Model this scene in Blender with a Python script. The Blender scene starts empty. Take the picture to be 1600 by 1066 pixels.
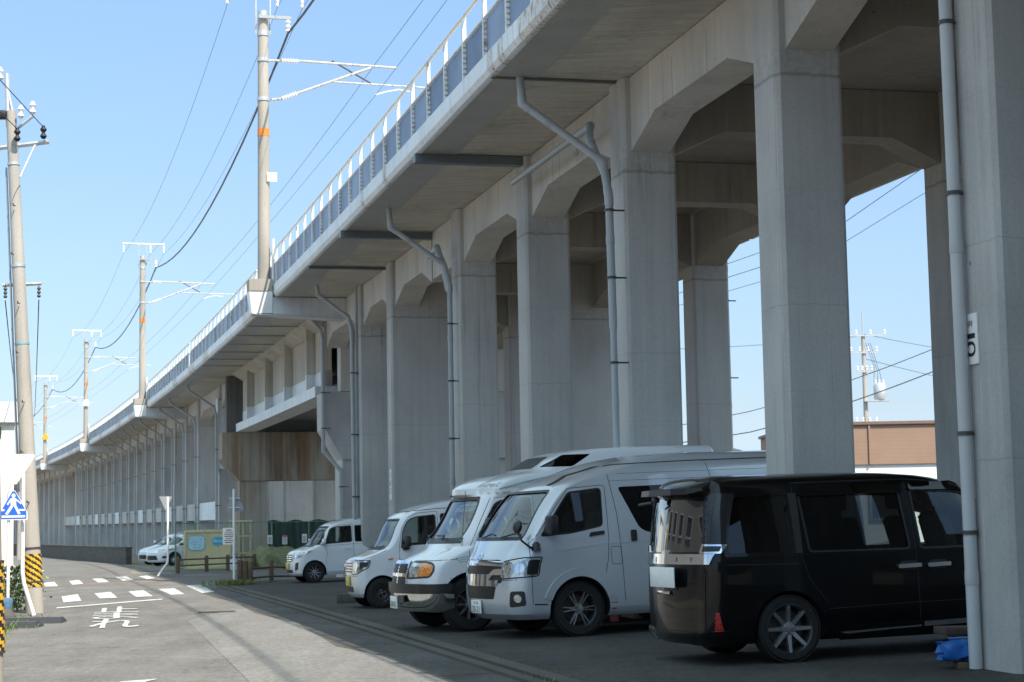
import bpy, bmesh, math, random
import numpy as np
from mathutils import Vector, Matrix
random.seed(7)
C = bpy.context.scene.collection
SC = bpy.context.scene
rad = math.radians
# ------------------------------------------------------------------ camera, sky, sun, exposure
PITCH, ROLL, EYE = 0.09932, 0.0185, 1.5
cam = bpy.data.objects.new('camera', bpy.data.cameras.new('camera'))
C.objects.link(cam); SC.camera = cam
cp, sp_ = math.cos(PITCH), math.sin(PITCH)
fwd = Vector((0, cp, sp_)); up0 = Vector((0, -sp_, cp)); r0 = Vector((1, 0, 0))
RV = r0*math.cos(ROLL) - up0*math.sin(ROLL); UV = r0*math.sin(ROLL) + up0*math.cos(ROLL)
mw = Matrix((RV, UV, -fwd)).transposed().to_4x4(); mw.translation = (0, 0, EYE)
cam.matrix_world = mw
cam.data.lens = 63.0; cam.data.sensor_width = 36; cam.data.sensor_fit = 'HORIZONTAL'
cam.data.clip_start = .1; cam.data.clip_end = 5000
cam.data.dof.use_dof = True; cam.data.dof.focus_distance = 22; cam.data.dof.aperture_fstop = 5.0
SUND = Vector((.437, -.62, 1.0)).normalized()
el = math.asin(SUND.z); az = math.atan2(SUND.x, SUND.y)
W = bpy.data.worlds.new('World'); SC.world = W; W.use_nodes = True
wn = W.node_tree; bg = wn.nodes['Background']
sky = wn.nodes.new('ShaderNodeTexSky'); sky.sky_type = 'NISHITA'; sky.sun_disc = False
sky.sun_elevation = el; sky.sun_rotation = az; sky.air_density = 1.0; sky.dust_density = 0.0; sky.ozone_density = 5.0
# the hazy-pale but even blue of a spring sky: horizon toned down; above the view brightened and warmed as added fill for shade
tcw = wn.nodes.new('ShaderNodeTexCoord'); sxw = wn.nodes.new('ShaderNodeSeparateXYZ'); rpw = wn.nodes.new('ShaderNodeValToRGB'); mxw = wn.nodes.new('ShaderNodeMix'); mxw.data_type = 'RGBA'; mxw.blend_type = 'MULTIPLY'; mxw.inputs[0].default_value = 1
els = rpw.color_ramp.elements
for k_, (p_, c_) in enumerate([(0, (.285, .353, .55)), (.06, (.45, .427, .46)), (.14, (.64, .585, .56)), (.3, (.90, .83, .75)), (.40, (2.5, 1.95, 1.2)), (.8, (3.8, 2.7, 1.45))]):
    e_ = els[0] if k_ == 0 else (els[len(els)-1] if k_ == 5 else els.new(p_)); e_.position = p_; e_.color = (*c_, 1)
wn.links.new(tcw.outputs['Generated'], sxw.inputs[0]); wn.links.new(sxw.outputs[2], rpw.inputs[0]); wn.links.new(sky.outputs[0], mxw.inputs[6]); wn.links.new(rpw.outputs[0], mxw.inputs[7]); wn.links.new(mxw.outputs[2], bg.inputs[0]); bg.inputs[1].default_value = .15
sl = bpy.data.lights.new('sun', 'SUN'); sl.energy = 3.7; sl.angle = rad(.53); sl.color = (1, .90, .78)
sun = bpy.data.objects.new('sun', sl); C.objects.link(sun)
sun.rotation_euler = SUND.to_track_quat('Z', 'Y').to_euler(); sun.location = (30, -30, 60)
vs = SC.view_settings; vs.view_transform = 'Standard'; vs.look = 'None'; vs.exposure = 0.92; vs.gamma = 1
SC.cycles.use_denoising = True; SC.cycles.max_bounces = 10; SC.cycles.diffuse_bounces = 5
SC.cycles.sample_clamp_indirect = 6
# ------------------------------------------------------------------ viaduct curve: s along the road-side edge, u across, z up
CO = (-0.00031434, -0.23439352, 5.98501269)
_Y = np.linspace(-80, 340, 8401); _X = CO[0]*_Y*_Y + CO[1]*_Y + CO[2]
_S = np.concatenate([[0], np.cumsum(np.hypot(np.diff(_X), np.diff(_Y)))]); _S -= np.interp(0, _Y, _S)
def frame(s):
    Y = float(np.interp(s, _S, _Y)); m = 2*CO[0]*Y + CO[1]; k = math.hypot(m, 1)
    return Vector((CO[0]*Y*Y + CO[1]*Y + CO[2], Y, 0)), Vector((m/k, 1/k, 0)), Vector((1/k, -m/k, 0))
def E(s, u=0, z=0):
    p, t, n = frame(s); return Vector((p.x + n.x*u, p.y + n.y*u, z))
def to_su(x, y):
    s = y
    for _ in range(6):
        p, t, n = frame(s); d = Vector((x, y, 0)) - p; s += d.dot(t)
    p, t, n = frame(s); return s, (Vector((x, y, 0)) - p).dot(n)
KERB = -1.85
def gz(y): return -.005*max(0, min(y, 120) - 16)          # the ground falls gently away from the camera
def gnd(x, y):
    s, u = to_su(x, y); return gz(y) + (.02 + .02*max(0, min(u, 9) - KERB) if s < 54 else .0)
# ------------------------------------------------------------------ object helpers
def tag(o, label=None, cat=None, group=None, kind=None):
    if label: o['label'] = label
    if cat: o['category'] = cat
    if group: o['group'] = group
    if kind: o['kind'] = kind
    return o
def thing(name, label, cat, loc=(0, 0, 0), rot=None, group=None):
    o = bpy.data.objects.new(name, None); C.objects.link(o); o.location = loc
    if rot is not None: o.rotation_euler = rot
    o.empty_display_size = .2
    tag(o, label, cat, group); return o
def world_of(o):
    m = o.matrix_basis.copy()
    return world_of(o.parent) @ m if o.parent else m
class MB:
    def __init__(s): s.v = []; s.f = []; s.m = []; s.sm = []
    def add(s, vs, fs, m=0, smooth=False, M=None):
        b = len(s.v)
        s.v += [tuple(M @ Vector(p)) if M else tuple(p) for p in vs]
        s.f += [tuple(i + b for i in f) for f in fs]; s.m += [m]*len(fs); s.sm += [smooth]*len(fs)
        return s
    def box(s, c, d, m=0, M=None, bev=0):
        x, y, z = d[0]/2, d[1]/2, d[2]/2
        if bev:
            bm = bmesh.new(); bmesh.ops.create_cube(bm, size=1)
            for v in bm.verts: v.co = Vector((v.co.x*d[0], v.co.y*d[1], v.co.z*d[2])) + Vector(c)
            bmesh.ops.bevel(bm, geom=bm.edges[:], offset=bev, segments=2, profile=.5, affect='EDGES')
            bm.verts.index_update()
            s.add([v.co[:] for v in bm.verts], [[v.index for v in f.verts] for f in bm.faces], m, True, M); bm.free(); return s
        P = [(c[0]+a*x, c[1]+b*y, c[2]+e*z) for e in (-1, 1) for a, b in ((-1, -1), (1, -1), (1, 1), (-1, 1))]
        return s.add(P, [(3, 2, 1, 0), (4, 5, 6, 7), (0, 1, 5, 4), (1, 2, 6, 5), (2, 3, 7, 6), (3, 0, 4, 7)], m, False, M)
    def hexa(s, b, t, m=0):
        n = len(b)
        fs = [tuple(range(n-1, -1, -1)), tuple(range(n, 2*n))] + [(i, (i+1) % n, n+(i+1) % n, n+i) for i in range(n)]
        return s.add(list(b) + list(t), fs, m)
    def prism(s, poly, lo, hi, ax=2, m=0, M=None):
        def mk(p, h): return (p[0], p[1], h) if ax == 2 else ((p[0], h, p[1]) if ax == 1 else (h, p[0], p[1]))
        n = len(poly)
        fs = [tuple(range(n-1, -1, -1)), tuple(range(n, 2*n))] + [(i, (i+1) % n, n+(i+1) % n, n+i) for i in range(n)]
        if ax == 1: fs = [f[::-1] for f in fs]
        return s.add([mk(p, lo) for p in poly] + [mk(p, hi) for p in poly], fs, m, False, M)
    def tube(s, pts, r, seg=10, m=0, M=None, caps=True):
        pts = [Vector(p) for p in pts]; n = len(pts); rr = r if isinstance(r, (list, tuple)) else [r]*n
        V = []; ref = None
        for i, p in enumerate(pts):
            a = (p - pts[i-1]).normalized() if i > 0 else None
            b = (pts[i+1] - p).normalized() if i < n-1 else None
            t = (a + b).normalized() if a and b else (a or b)
            k = 1/max(.5, a.dot(t)) if a and b else 1
            if ref is None:
                ref = Vector((0, 0, 1)).cross(t)
                if ref.length < .1: ref = Vector((1, 0, 0)).cross(t)
            x = (ref - t*ref.dot(t)).normalized(); ref = x; y = t.cross(x)
            for j in range(seg):
                q = 2*math.pi*j/seg; V.append(p + (x*math.cos(q) + y*math.sin(q))*rr[i]*(k if k < 1.3 else 1.15))
        F = [(i*seg+j, i*seg+(j+1) % seg, (i+1)*seg+(j+1) % seg, (i+1)*seg+j) for i in range(n-1) for j in range(seg)]
        s.add(V, F, m, True, M)
        if caps:
            s.add(V[:seg], [tuple(range(seg-1, -1, -1))], m, False, M); s.add(V[-seg:], [tuple(range(seg))], m, False, M)
        return s
    def lathe(s, prof, seg=24, m=0, M=None):   # profile (r, h) about local z
        V = []; n = len(prof)
        for r, h in prof:
            for j in range(seg):
                q = 2*math.pi*j/seg; V.append((r*math.cos(q), r*math.sin(q), h))
        F = [(i*seg+j, i*seg+(j+1) % seg, (i+1)*seg+(j+1) % seg, (i+1)*seg+j) for i in range(n-1) for j in range(seg)]
        return s.add(V, F, m, True, M)
    def sweep(s, prof, s0, s1, ds=2.0, m=0, closed=True, ground=False):   # profile (u, z) along the viaduct curve
        n = max(1, int(math.ceil(abs(s1-s0)/ds))); V = []; k = len(prof)
        for i in range(n+1):
            a = s0 + (s1-s0)*i/n
            V += [E(a, u, z + (gz(frame(a)[0].y) if ground else 0)) for u, z in prof]
        rng = range(k) if closed else range(k-1)
        F = [(i*k+j, i*k+(j+1) % k, (i+1)*k+(j+1) % k, (i+1)*k+j) for i in range(n) for j in rng]
        if closed: F += [tuple(range(k-1, -1, -1)), tuple(range(n*k, n*k+k))]
        return s.add(V, F, m)
    def obox(s, s0, s1, u0, u1, z0, z1, m=0):
        return s.hexa([E(s0, u0, z0), E(s0, u1, z0), E(s1, u1, z0), E(s1, u0, z0)], [E(s0, u0, z1), E(s0, u1, z1), E(s1, u1, z1), E(s1, u0, z1)], m)
    def build(s, name, mats, parent=None, world=False, sharp=None, fix=True):
        me = bpy.data.meshes.new(name); V = s.v
        if world and parent:
            inv = world_of(parent).inverted(); V = [tuple(inv @ Vector(p)) for p in V]
        me.from_pydata(V, [], s.f)
        for mt in (mats if isinstance(mats, (list, tuple)) else [mats]): me.materials.append(mt)
        me.polygons.foreach_set('material_index', s.m); me.polygons.foreach_set('use_smooth', s.sm)
        if fix:
            bm = bmesh.new(); bm.from_mesh(me); bmesh.ops.remove_doubles(bm, verts=bm.verts[:], dist=1e-5)
            bmesh.ops.recalc_face_normals(bm, faces=bm.faces[:]); bm.to_mesh(me); bm.free()
        if any(s.sm): me.set_sharp_from_angle(angle=rad(sharp or 40))
        me.update()
        o = bpy.data.objects.new(name, me); C.objects.link(o); o.parent = parent; return o
def text_mesh(body):
    c = bpy.data.curves.new('lettering', 'FONT'); c.body = body; o = bpy.data.objects.new('lettering', c); C.objects.link(o)
    me = bpy.data.meshes.new_from_object(o.evaluated_get(bpy.context.evaluated_depsgraph_get()))
    V = [v.co.copy() for v in me.vertices]; F = [tuple(p.vertices) for p in me.polygons]
    bpy.data.objects.remove(o); bpy.data.curves.remove(c); bpy.data.meshes.remove(me)
    if V:
        x0 = min(v.x for v in V); x1 = max(v.x for v in V); y0 = min(v.y for v in V); y1 = max(v.y for v in V)
        V = [((v.x-x0)/(x1-x0), (v.y-y0)/(y1-y0)) for v in V]
        return V, F, (x1-x0)/(y1-y0)
    return V, F, 1
def lettering(mb, body, o, ax, ay, w, h, m=0, off=.002):   # flat letters on a plane: origin, two unit axes
    V, F, asp = text_mesh(body); o = Vector(o); ax = Vector(ax).normalized(); ay = Vector(ay).normalized(); nn = ax.cross(ay)
    mb.add([o + ax*(x*w) + ay*(y*h) + nn*off for x, y in V], F, m)
def copy_tree(o, parent=None):
    c = o.copy(); C.objects.link(c)
    if parent: c.parent = parent
    for ch in [x for x in list(C.objects) if x.parent == o]: copy_tree(ch, c)
    return c
# ------------------------------------------------------------------ materials
class NT:
    def __init__(s, name):
        s.mat = bpy.data.materials.new(name); s.mat.use_nodes = True; s.t = s.mat.node_tree; s.b = s.t.nodes['Principled BSDF']
    def n(s, typ, **k):
        x = s.t.nodes.new(typ)
        for a, v in k.items():
            if a.startswith('i_'):
                key = a[2:]; x.inputs[int(key) if key.isdigit() else key.replace('_', ' ')].default_value = v
            else: setattr(x, a, v)
        return x
    def l(s, a, b): s.t.links.new(a, b)
    def co(s, which='Object', scale=(1, 1, 1), rot=(0, 0, 0), rnd=True):
        tc = s.n('ShaderNodeTexCoord'); mp = s.n('ShaderNodeMapping'); mp.inputs['Scale'].default_value = scale; mp.inputs['Rotation'].default_value = rot
        if rnd:
            oi = s.n('ShaderNodeObjectInfo'); ad = s.n('ShaderNodeVectorMath', operation='ADD'); ml = s.n('ShaderNodeMath', operation='MULTIPLY', i_1=37.0)
            s.l(oi.outputs['Random'], ml.inputs[0]); cx = s.n('ShaderNodeCombineXYZ'); s.l(ml.outputs[0], cx.inputs[0]); s.l(ml.outputs[0], cx.inputs[1])
            s.l(tc.outputs[which], ad.inputs[0]); s.l(cx.outputs[0], ad.inputs[1]); s.l(ad.outputs[0], mp.inputs[0])
        else: s.l(tc.outputs[which], mp.inputs[0])
        return mp.outputs[0]
    def noise(s, vec, scale, detail=4, rough=.55):
        x = s.n('ShaderNodeTexNoise'); x.inputs['Scale'].default_value = scale; x.inputs['Detail'].default_value = detail; x.inputs['Roughness'].default_value = rough
        s.l(vec, x.inputs['Vector']); return x.outputs['Fac']
    def ramp(s, fac, stops):
        r = s.n('ShaderNodeValToRGB'); e = r.color_ramp.elements
        while len(e) < len(stops): e.new(.5)
        for k, (p, c) in zip(e, stops): k.position = p; k.color = (*c, 1) if len(c) == 3 else c
        s.l(fac, r.inputs[0]); return r.outputs[0]
    def mix(s, a, b, fac, mode='MIX'):
        x = s.n('ShaderNodeMix', data_type='RGBA', blend_type=mode)
        for sock, v in ((x.inputs[0], fac), (x.inputs[6], a), (x.inputs[7], b)):
            if hasattr(v, 'is_linked'): s.l(v, sock)
            else: sock.default_value = v if sock == x.inputs[0] else ((*v, 1) if len(v) == 3 else v)
        return x.outputs[2]
    def bump(s, h, strength=.2, dist=.02):
        x = s.n('ShaderNodeBump'); x.inputs['Strength'].default_value = strength; x.inputs['Distance'].default_value = dist
        s.l(h, x.inputs['Height']); s.l(x.outputs[0], s.b.inputs['Normal'])
    def fin(s, col=None, rough=.6, metal=0, spec=.5, coat=0):
        if col is not None:
            if hasattr(col, 'is_linked'): s.l(col, s.b.inputs['Base Color'])
            else: s.b.inputs['Base Color'].default_value = (*col, 1)
        if hasattr(rough, 'is_linked'): s.l(rough, s.b.inputs['Roughness'])
        else: s.b.inputs['Roughness'].default_value = rough
        s.b.inputs['Metallic'].default_value = metal; s.b.inputs['Specular IOR Level'].default_value = spec
        s.b.inputs['Coat Weight'].default_value = coat; s.b.inputs['Coat Roughness'].default_value = .03
        return s.mat
def plain(name, col, rough=.6, metal=0, spec=.5, coat=0, var=.12, scale=6.0, bump=0):
    t = NT(name); v = t.co(); f = t.noise(v, scale, 5, .6)
    a = tuple(max(0, c*(1-var)) for c in col); b = tuple(min(1, c*(1+var)) for c in col)
    c = t.ramp(f, [(.3, a), (.7, b)])
    if bump: t.bump(t.noise(v, scale*8, 4), bump, .01)
    return t.fin(c, rough, metal, spec, coat)
def concrete(name, base=(.33, .32, .29), board=None, joints=(), streak=.28, stain=None, tone=1.0):
    t = NT(name); base = tuple(c*tone for c in base)
    v = t.co(rnd=bool(joints) is False); vo = t.co(rnd=False)
    big = t.noise(t.co(scale=(.35, .35, .22)), 1.6, 5, .6); fine = t.noise(v, 28, 6, .7)
    st = t.noise(t.co(scale=(5, 5, .12)), 1.5, 4, .6)
    c = t.ramp(big, [(.25, tuple(x*.74 for x in base)), (.5, base), (.78, tuple(min(1, x*1.18) for x in base))])
    c = t.mix(c, t.ramp(st, [(.3, (.66, .66, .65)), (.52, (1, 1, 1)), (.75, (1.0, .97, .92))]), streak, 'MULTIPLY')
    c = t.mix(c, t.ramp(fine, [(.3, (.8, .8, .8)), (.6, (1.02, 1.02, 1.02))]), .6, 'MULTIPLY')
    dr = t.noise(t.co(scale=(2.4, 2.4, .06)), 2.6, 6, .7); dm = t.noise(t.co(scale=(.5, .5, .35)), 1.1, 4)      # long dark drip marks in patches, pale lime runs
    c = t.mix(c, tuple(x*.5 for x in base), t.mix((0, 0, 0), t.ramp(dr, [(.54, (0, 0, 0)), (.7, (.8, .8, .8))]), t.ramp(dm, [(.45, (0, 0, 0)), (.62, (1, 1, 1))])))
    lm = t.noise(t.co(scale=(4.5, 4.5, .16), rot=(0, 0, .6)), 2.0, 5, .7); c = t.mix(c, tuple(min(1, x*1.45) for x in base), t.ramp(lm, [(.63, (0, 0, 0)), (.74, (.5, .5, .5))]))
    vor = t.n('ShaderNodeTexVoronoi', feature='F1'); vor.inputs['Scale'].default_value = 7; t.l(v, vor.inputs['Vector'])
    c = t.mix(c, t.ramp(vor.outputs['Distance'], [(.018, (.35, .35, .34)), (.045, (1, 1, 1))]), .8, 'MULTIPLY')   # pin holes
    vo2 = t.n('ShaderNodeTexVoronoi', feature='F1'); vo2.inputs['Scale'].default_value = 1.35; vo2.inputs['Randomness'].default_value = .55; t.l(t.co(rnd=False), vo2.inputs['Vector'])
    c = t.mix(c, t.ramp(vo2.outputs['Distance'], [(.022, (.42, .41, .4)), (.034, (1, 1, 1))]), .8, 'MULTIPLY')   # tie holes
    if board:      # lines left by the form boards across the soffit
        wv = t.n('ShaderNodeTexWave', wave_type='BANDS', bands_direction='Y', wave_profile='SAW'); wv.inputs['Scale'].default_value = board
        wv.inputs['Distortion'].default_value = .25; wv.inputs['Detail'].default_value = 2; t.l(t.co(rnd=False, rot=(0, 0, .235)), wv.inputs['Vector'])
        c = t.mix(c, t.ramp(wv.outputs['Fac'], [(0, (.62, .61, .58)), (.08, (.97, .97, .96)), (.5, (.9, .9, .9)), (.95, (1.04, 1.03, 1.0))]), .75, 'MULTIPLY')
        sb = t.noise(t.co(scale=(.5, 4, 1), rot=(0, 0, .235)), 1.4, 5, .65)
        c = t.mix(c, t.ramp(sb, [(.35, (.72, .70, .65)), (.6, (1, 1, 1))]), .6, 'MULTIPLY')
    if joints:     # construction joints at fixed heights with a rougher band over the top one
        sx = t.n('ShaderNodeSeparateXYZ'); t.l(vo, sx.inputs[0]); wob = t.noise(t.co(scale=(3, 3, 0)), 2.2, 4)
        mz = t.n('ShaderNodeMath', operation='MULTIPLY_ADD', i_1=.07); t.l(wob, mz.inputs[0]); t.l(sx.outputs[2], mz.inputs[2])
        for j, wd, dk in joints:
            d = t.n('ShaderNodeMath', operation='SUBTRACT', i_1=j+.035); t.l(mz.outputs[0], d.inputs[0])
            a = t.n('ShaderNodeMath', operation='ABSOLUTE'); t.l(d.outputs[0], a.inputs[0])
            c = t.mix(c, t.ramp(a.outputs[0], [(wd*.4, (dk, dk, dk*.97)), (wd, (1, 1, 1))]), .85, 'MULTIPLY')
        rb = t.n('ShaderNodeMath', operation='GREATER_THAN', i_1=joints[0][0]+.035); t.l(mz.outputs[0], rb.inputs[0])
        rb2 = t.n('ShaderNodeMath', operation='LESS_THAN', i_1=joints[0][0]+.36); t.l(mz.outputs[0], rb2.inputs[0]); rb3 = t.n('ShaderNodeMath', operation='MULTIPLY'); t.l(rb.outputs[0], rb3.inputs[0]); t.l(rb2.outputs[0], rb3.inputs[1]); rb = rb3
        c = t.mix(c, t.mix(c, t.ramp(t.noise(v, 9, 6, .75), [(.35, (.84, .83, .81)), (.65, (1.08, 1.08, 1.06))]), 1.0, 'MULTIPLY'), rb.outputs[0])
    if stain:      # rust and soot running down
        sn = t.noise(t.co(scale=(1.1, 1.1, .07)), 1.6, 6, .65)
        c = t.mix(c, stain, t.ramp(sn, [(.47, (0, 0, 0)), (.60, (.8, .8, .8))]))
        sd = t.noise(t.co(scale=(1.3, 1.3, .09), rot=(0, 0, .7)), 1.6, 6, .65)
        c = t.mix(c, (.045, .04, .035), t.ramp(sd, [(.52, (0, 0, 0)), (.70, (.65, .65, .65))]))
    t.bump(t.mix(fine, big, .3), .25, .012)
    return t.fin(c, .82, 0, .3)
def steel_paint(name, col, rust=.0, rough=.42, var=.1):
    t = NT(name); v = t.co(); c = t.ramp(t.noise(v, 1.3, 5), [(.3, tuple(x*(1-var) for x in col)), (.7, tuple(min(1, x*(1+var)) for x in col))])
    s2 = t.noise(t.co(scale=(7, 7, .4)), 1.6, 4); c = t.mix(c, t.ramp(s2, [(.3, (.75, .74, .72)), (.55, (1, 1, 1))]), .5, 'MULTIPLY')
    if rust: c = t.mix(c, (.19, .075, .03), t.ramp(t.noise(t.co(scale=(3, 3, 1)), 4.5, 6, .7), [(.62-.25*rust, (0, 0, 0)), (.72-.2*rust, (.9, .9, .9))]))
    t.bump(t.noise(v, 5, 3), .06, .01)
    return t.fin(c, rough, 0, .5)
def paint(name, col, metal=0, flake=0, dirt=.12, coat=1.0, spec=.5):
    t = NT(name); v = t.co()
    d = t.noise(t.co(scale=(1, 1, 1)), 2.2, 5, .65)
    c = t.mix(col, tuple(x*.7+.5*dirt*x for x in col), t.ramp(d, [(.45, (0, 0, 0)), (.8, (dirt*2.2,)*3)]))
    sx = t.n('ShaderNodeSeparateXYZ'); t.l(t.co(rnd=False), sx.inputs[0])
    c = t.mix(c, (.17, .16, .14), t.ramp(sx.outputs[2], [(.2, (1.2*dirt,)*3), (.65, (0, 0, 0))]))   # road dirt along the sills
    if flake: t.bump(t.noise(v, 900, 2), .03, .001)
    return t.fin(c, .32 if metal else .28, metal, spec, coat)
def glass(name, tint=(.55, .6, .58), refl=1.45, rough=.0):
    m = bpy.data.materials.new(name); m.use_nodes = True; t = m.node_tree; t.nodes.remove(t.nodes['Principled BSDF'])
    out = t.nodes['Material Output']; tr = t.nodes.new('ShaderNodeBsdfTransparent'); gl = t.nodes.new('ShaderNodeBsdfGlossy'); mx = t.nodes.new('ShaderNodeMixShader'); fr = t.nodes.new('ShaderNodeFresnel')
    nz = t.nodes.new('ShaderNodeTexNoise'); nz.inputs['Scale'].default_value = 3; rp = t.nodes.new('ShaderNodeValToRGB'); tc = t.nodes.new('ShaderNodeTexCoord')
    rp.color_ramp.elements[0].color = (*[c*.9 for c in tint], 1); rp.color_ramp.elements[1].color = (*tint, 1)
    t.links.new(tc.outputs['Object'], nz.inputs['Vector']); t.links.new(nz.outputs['Fac'], rp.inputs[0]); t.links.new(rp.outputs[0], tr.inputs[0])
    gl.inputs['Roughness'].default_value = rough; fr.inputs['IOR'].default_value = refl
    t.links.new(fr.outputs[0], mx.inputs[0]); t.links.new(tr.outputs[0], mx.inputs[1]); t.links.new(gl.outputs[0], mx.inputs[2]); t.links.new(mx.outputs[0], out.inputs[0])
    return m
M = {}
M['col'] = concrete('column_concrete', (.465, .455, .44), joints=((6.6, .03, .66), (5.25, .006, .86), (3.9, .010, .8), (2.9, .006, .87), (1.95, .010, .82)))
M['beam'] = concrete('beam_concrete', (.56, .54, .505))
M['beamd'] = concrete('shaded_beam_concrete', (.35, .32, .275))  # darker copy of the beam concrete, under-deck shade put into its colour
M['soffit'] = concrete('board_marked_concrete', (.55, .525, .475), board=1.05)
M['edge'] = steel_paint('grey_soffit_coating', (.36, .355, .345), 0, .38)
M['pier'] = concrete('stained_pier_concrete', (.37, .335, .28), streak=.7, stain=(.23, .135, .075))
M['darkc'] = concrete('sooty_concrete', (.17, .165, .155), streak=.7)
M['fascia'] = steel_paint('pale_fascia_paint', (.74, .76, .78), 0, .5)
M['fasciarust'] = steel_paint('rust_streaked_fascia', (.68, .66, .63), .5, .5)
M['white_rail'] = steel_paint('weathered_white_rail', (.74, .73, .70), .2, .5)
M['bluepanel'] = steel_paint('blue_grey_mesh_sheet', (.20, .26, .38), 0, .45, .22)
_t = M['bluepanel'].node_tree; _oi = _t.nodes.new('ShaderNodeObjectInfo'); _rp = _t.nodes.new('ShaderNodeValToRGB'); _mx = _t.nodes.new('ShaderNodeMix'); _mx.data_type = 'RGBA'; _mx.blend_type = 'MULTIPLY'; _mx.inputs[0].default_value = 1
_rp.color_ramp.elements[0].color = (.62, .66, .72, 1); _rp.color_ramp.elements[1].color = (1.15, 1.12, 1.08, 1); _b = _t.nodes['Principled BSDF'].inputs['Base Color']; _s = _b.links[0].from_socket
_t.links.new(_oi.outputs['Random'], _rp.inputs[0]); _t.links.new(_s, _mx.inputs[6]); _t.links.new(_rp.outputs[0], _mx.inputs[7]); _t.links.new(_mx.outputs[2], _b)
M['steel'] = steel_paint('blue_grey_steel', (.36, .39, .42), 0, .35)
M['steeld'] = steel_paint('dark_gutter_steel', (.13, .15, .17), .1, .4)
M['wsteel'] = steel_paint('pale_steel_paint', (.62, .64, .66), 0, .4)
M['girder'] = concrete('girder_facing', (.52, .48, .41), streak=.8)
M['pvc'] = plain('grey_pvc_pipe', (.36, .385, .40), .45, var=.06, scale=2)
M['pvcl'] = plain('pale_pvc_pipe', (.47, .48, .49), .42, var=.05, scale=2)
M['clamp'] = plain('dark_clamp_iron', (.06, .055, .05), .5)
M['galv'] = plain('galvanised_steel', (.55, .56, .57), .42, .5, var=.1, scale=9)
M['ruststeel'] = steel_paint('rusting_arm_steel', (.5, .49, .47), .35, .5)
M['polec'] = concrete('pole_concrete', (.40, .365, .32), streak=.25)
M['poleg'] = concrete('utility_pole_concrete', (.42, .39, .35), streak=.3)
M['porc'] = plain('white_porcelain', (.8, .8, .78), .15, var=.04)
M['black'] = plain('black_rubber', (.012, .012, .013), .6)
M['wire'] = plain('dark_cable', (.035, .035, .04), .6)
M['orange'] = plain('orange_band', (.75, .22, .03), .5)
M['white'] = plain('white_paint', (.8, .8, .79), .4, var=.04)
M['yellow'] = plain('yellow_reflective', (.72, .42, .03), .4)
M['ink'] = plain('black_ink', (.02, .02, .022), .5)
M['signblue'] = plain('sign_blue', (.02, .14, .62), .35, var=.06)
# ------------------------------------------------------------------ the rail viaduct
ZS = 8.03; BB = 7.25; HB = 6.9
def column(par, s0, s1, u0, u1, zb=-.9, mat='col', sides=None):
    c = .045; mb = MB()
    def ring(z): return [E(a, b, z) for a, b in ((s0, u0+c), (s0, u1-c), (s0+c, u1), (s1-c, u1), (s1, u1-c), (s1, u0+c), (s1-c, u0), (s0+c, u0))]
    mb.hexa(ring(zb), ring(ZS-.01)); return mb.build('column', M[mat], par, True)
def long_beam(par, sa, sb, u0, u1):
    h = 1.05; P = [(sa, ZS-.015), (sa, HB), (sa+h, BB), (sb-h, BB), (sb, HB), (sb, ZS-.015)] if sb-sa > 2.6 else [(sa, ZS-.015), (sa, HB+.05), (sb, HB+.05), (sb, ZS-.015)]
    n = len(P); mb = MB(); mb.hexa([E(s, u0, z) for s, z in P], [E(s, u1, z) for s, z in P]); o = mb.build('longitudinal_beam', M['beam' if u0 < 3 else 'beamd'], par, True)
    if sb-sa > 2.6 and u0 < 3:
        m2 = MB()
        for k in (.36, .63): s = sa+(sb-sa)*k; m2.obox(s, s+.012, u0-.0015, u0+.02, BB+.01, ZS-.02)
        m2.build('pour_joint', M['darkc'], o, True); MB().obox(sa+1.1, sb-1.1, u0-.008, u0-.001, BB+.0, BB+.022).build('drip_edge', M['beamd'], o, True)
    return o
def cross_beam(par, s0, s1, u0, u1):
    h = .8; P = [(u0, ZS-.02), (u0, HB), (u0+h, BB+.02), (u1-h, BB+.02), (u1, HB), (u1, ZS-.02)]
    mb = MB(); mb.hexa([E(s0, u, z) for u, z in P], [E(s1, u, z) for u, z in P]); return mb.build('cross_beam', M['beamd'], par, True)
def deck(par, s0, s1):
    m = MB().sweep([(.14, ZS), (9.9, ZS), (9.9, 8.75), (9.75, 8.75), (9.75, 8.32), (.14, 8.32)], s0, s1); m.build('deck_slab', M['soffit'], par, True)
    m = MB().sweep([(.05, ZS-.012), (.78, ZS-.012), (.78, ZS+.02), (.05, ZS+.02)], s0, s1); m.build('edge_soffit', M['edge'], par, True)
    m = MB().sweep([(2.9, ZS-.008), (7.12, ZS-.008), (7.12, ZS+.01), (2.9, ZS+.01)], s0, s1); m.build('shaded_soffit', M['beamd'], par, True)  # darker sheet below the deck middle, its shade is in the colour
    m = MB().sweep([(3.0, 8.33), (7.0, 8.33), (7.0, 8.75), (3.0, 8.75)], s0, s1); m.build('track_bed', M['beam'], par, True)
fr = random.Random(3); M['rustback'] = plain('rust_brown_backing', (.16, .08, .05), .9, var=.4, scale=5)
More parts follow.
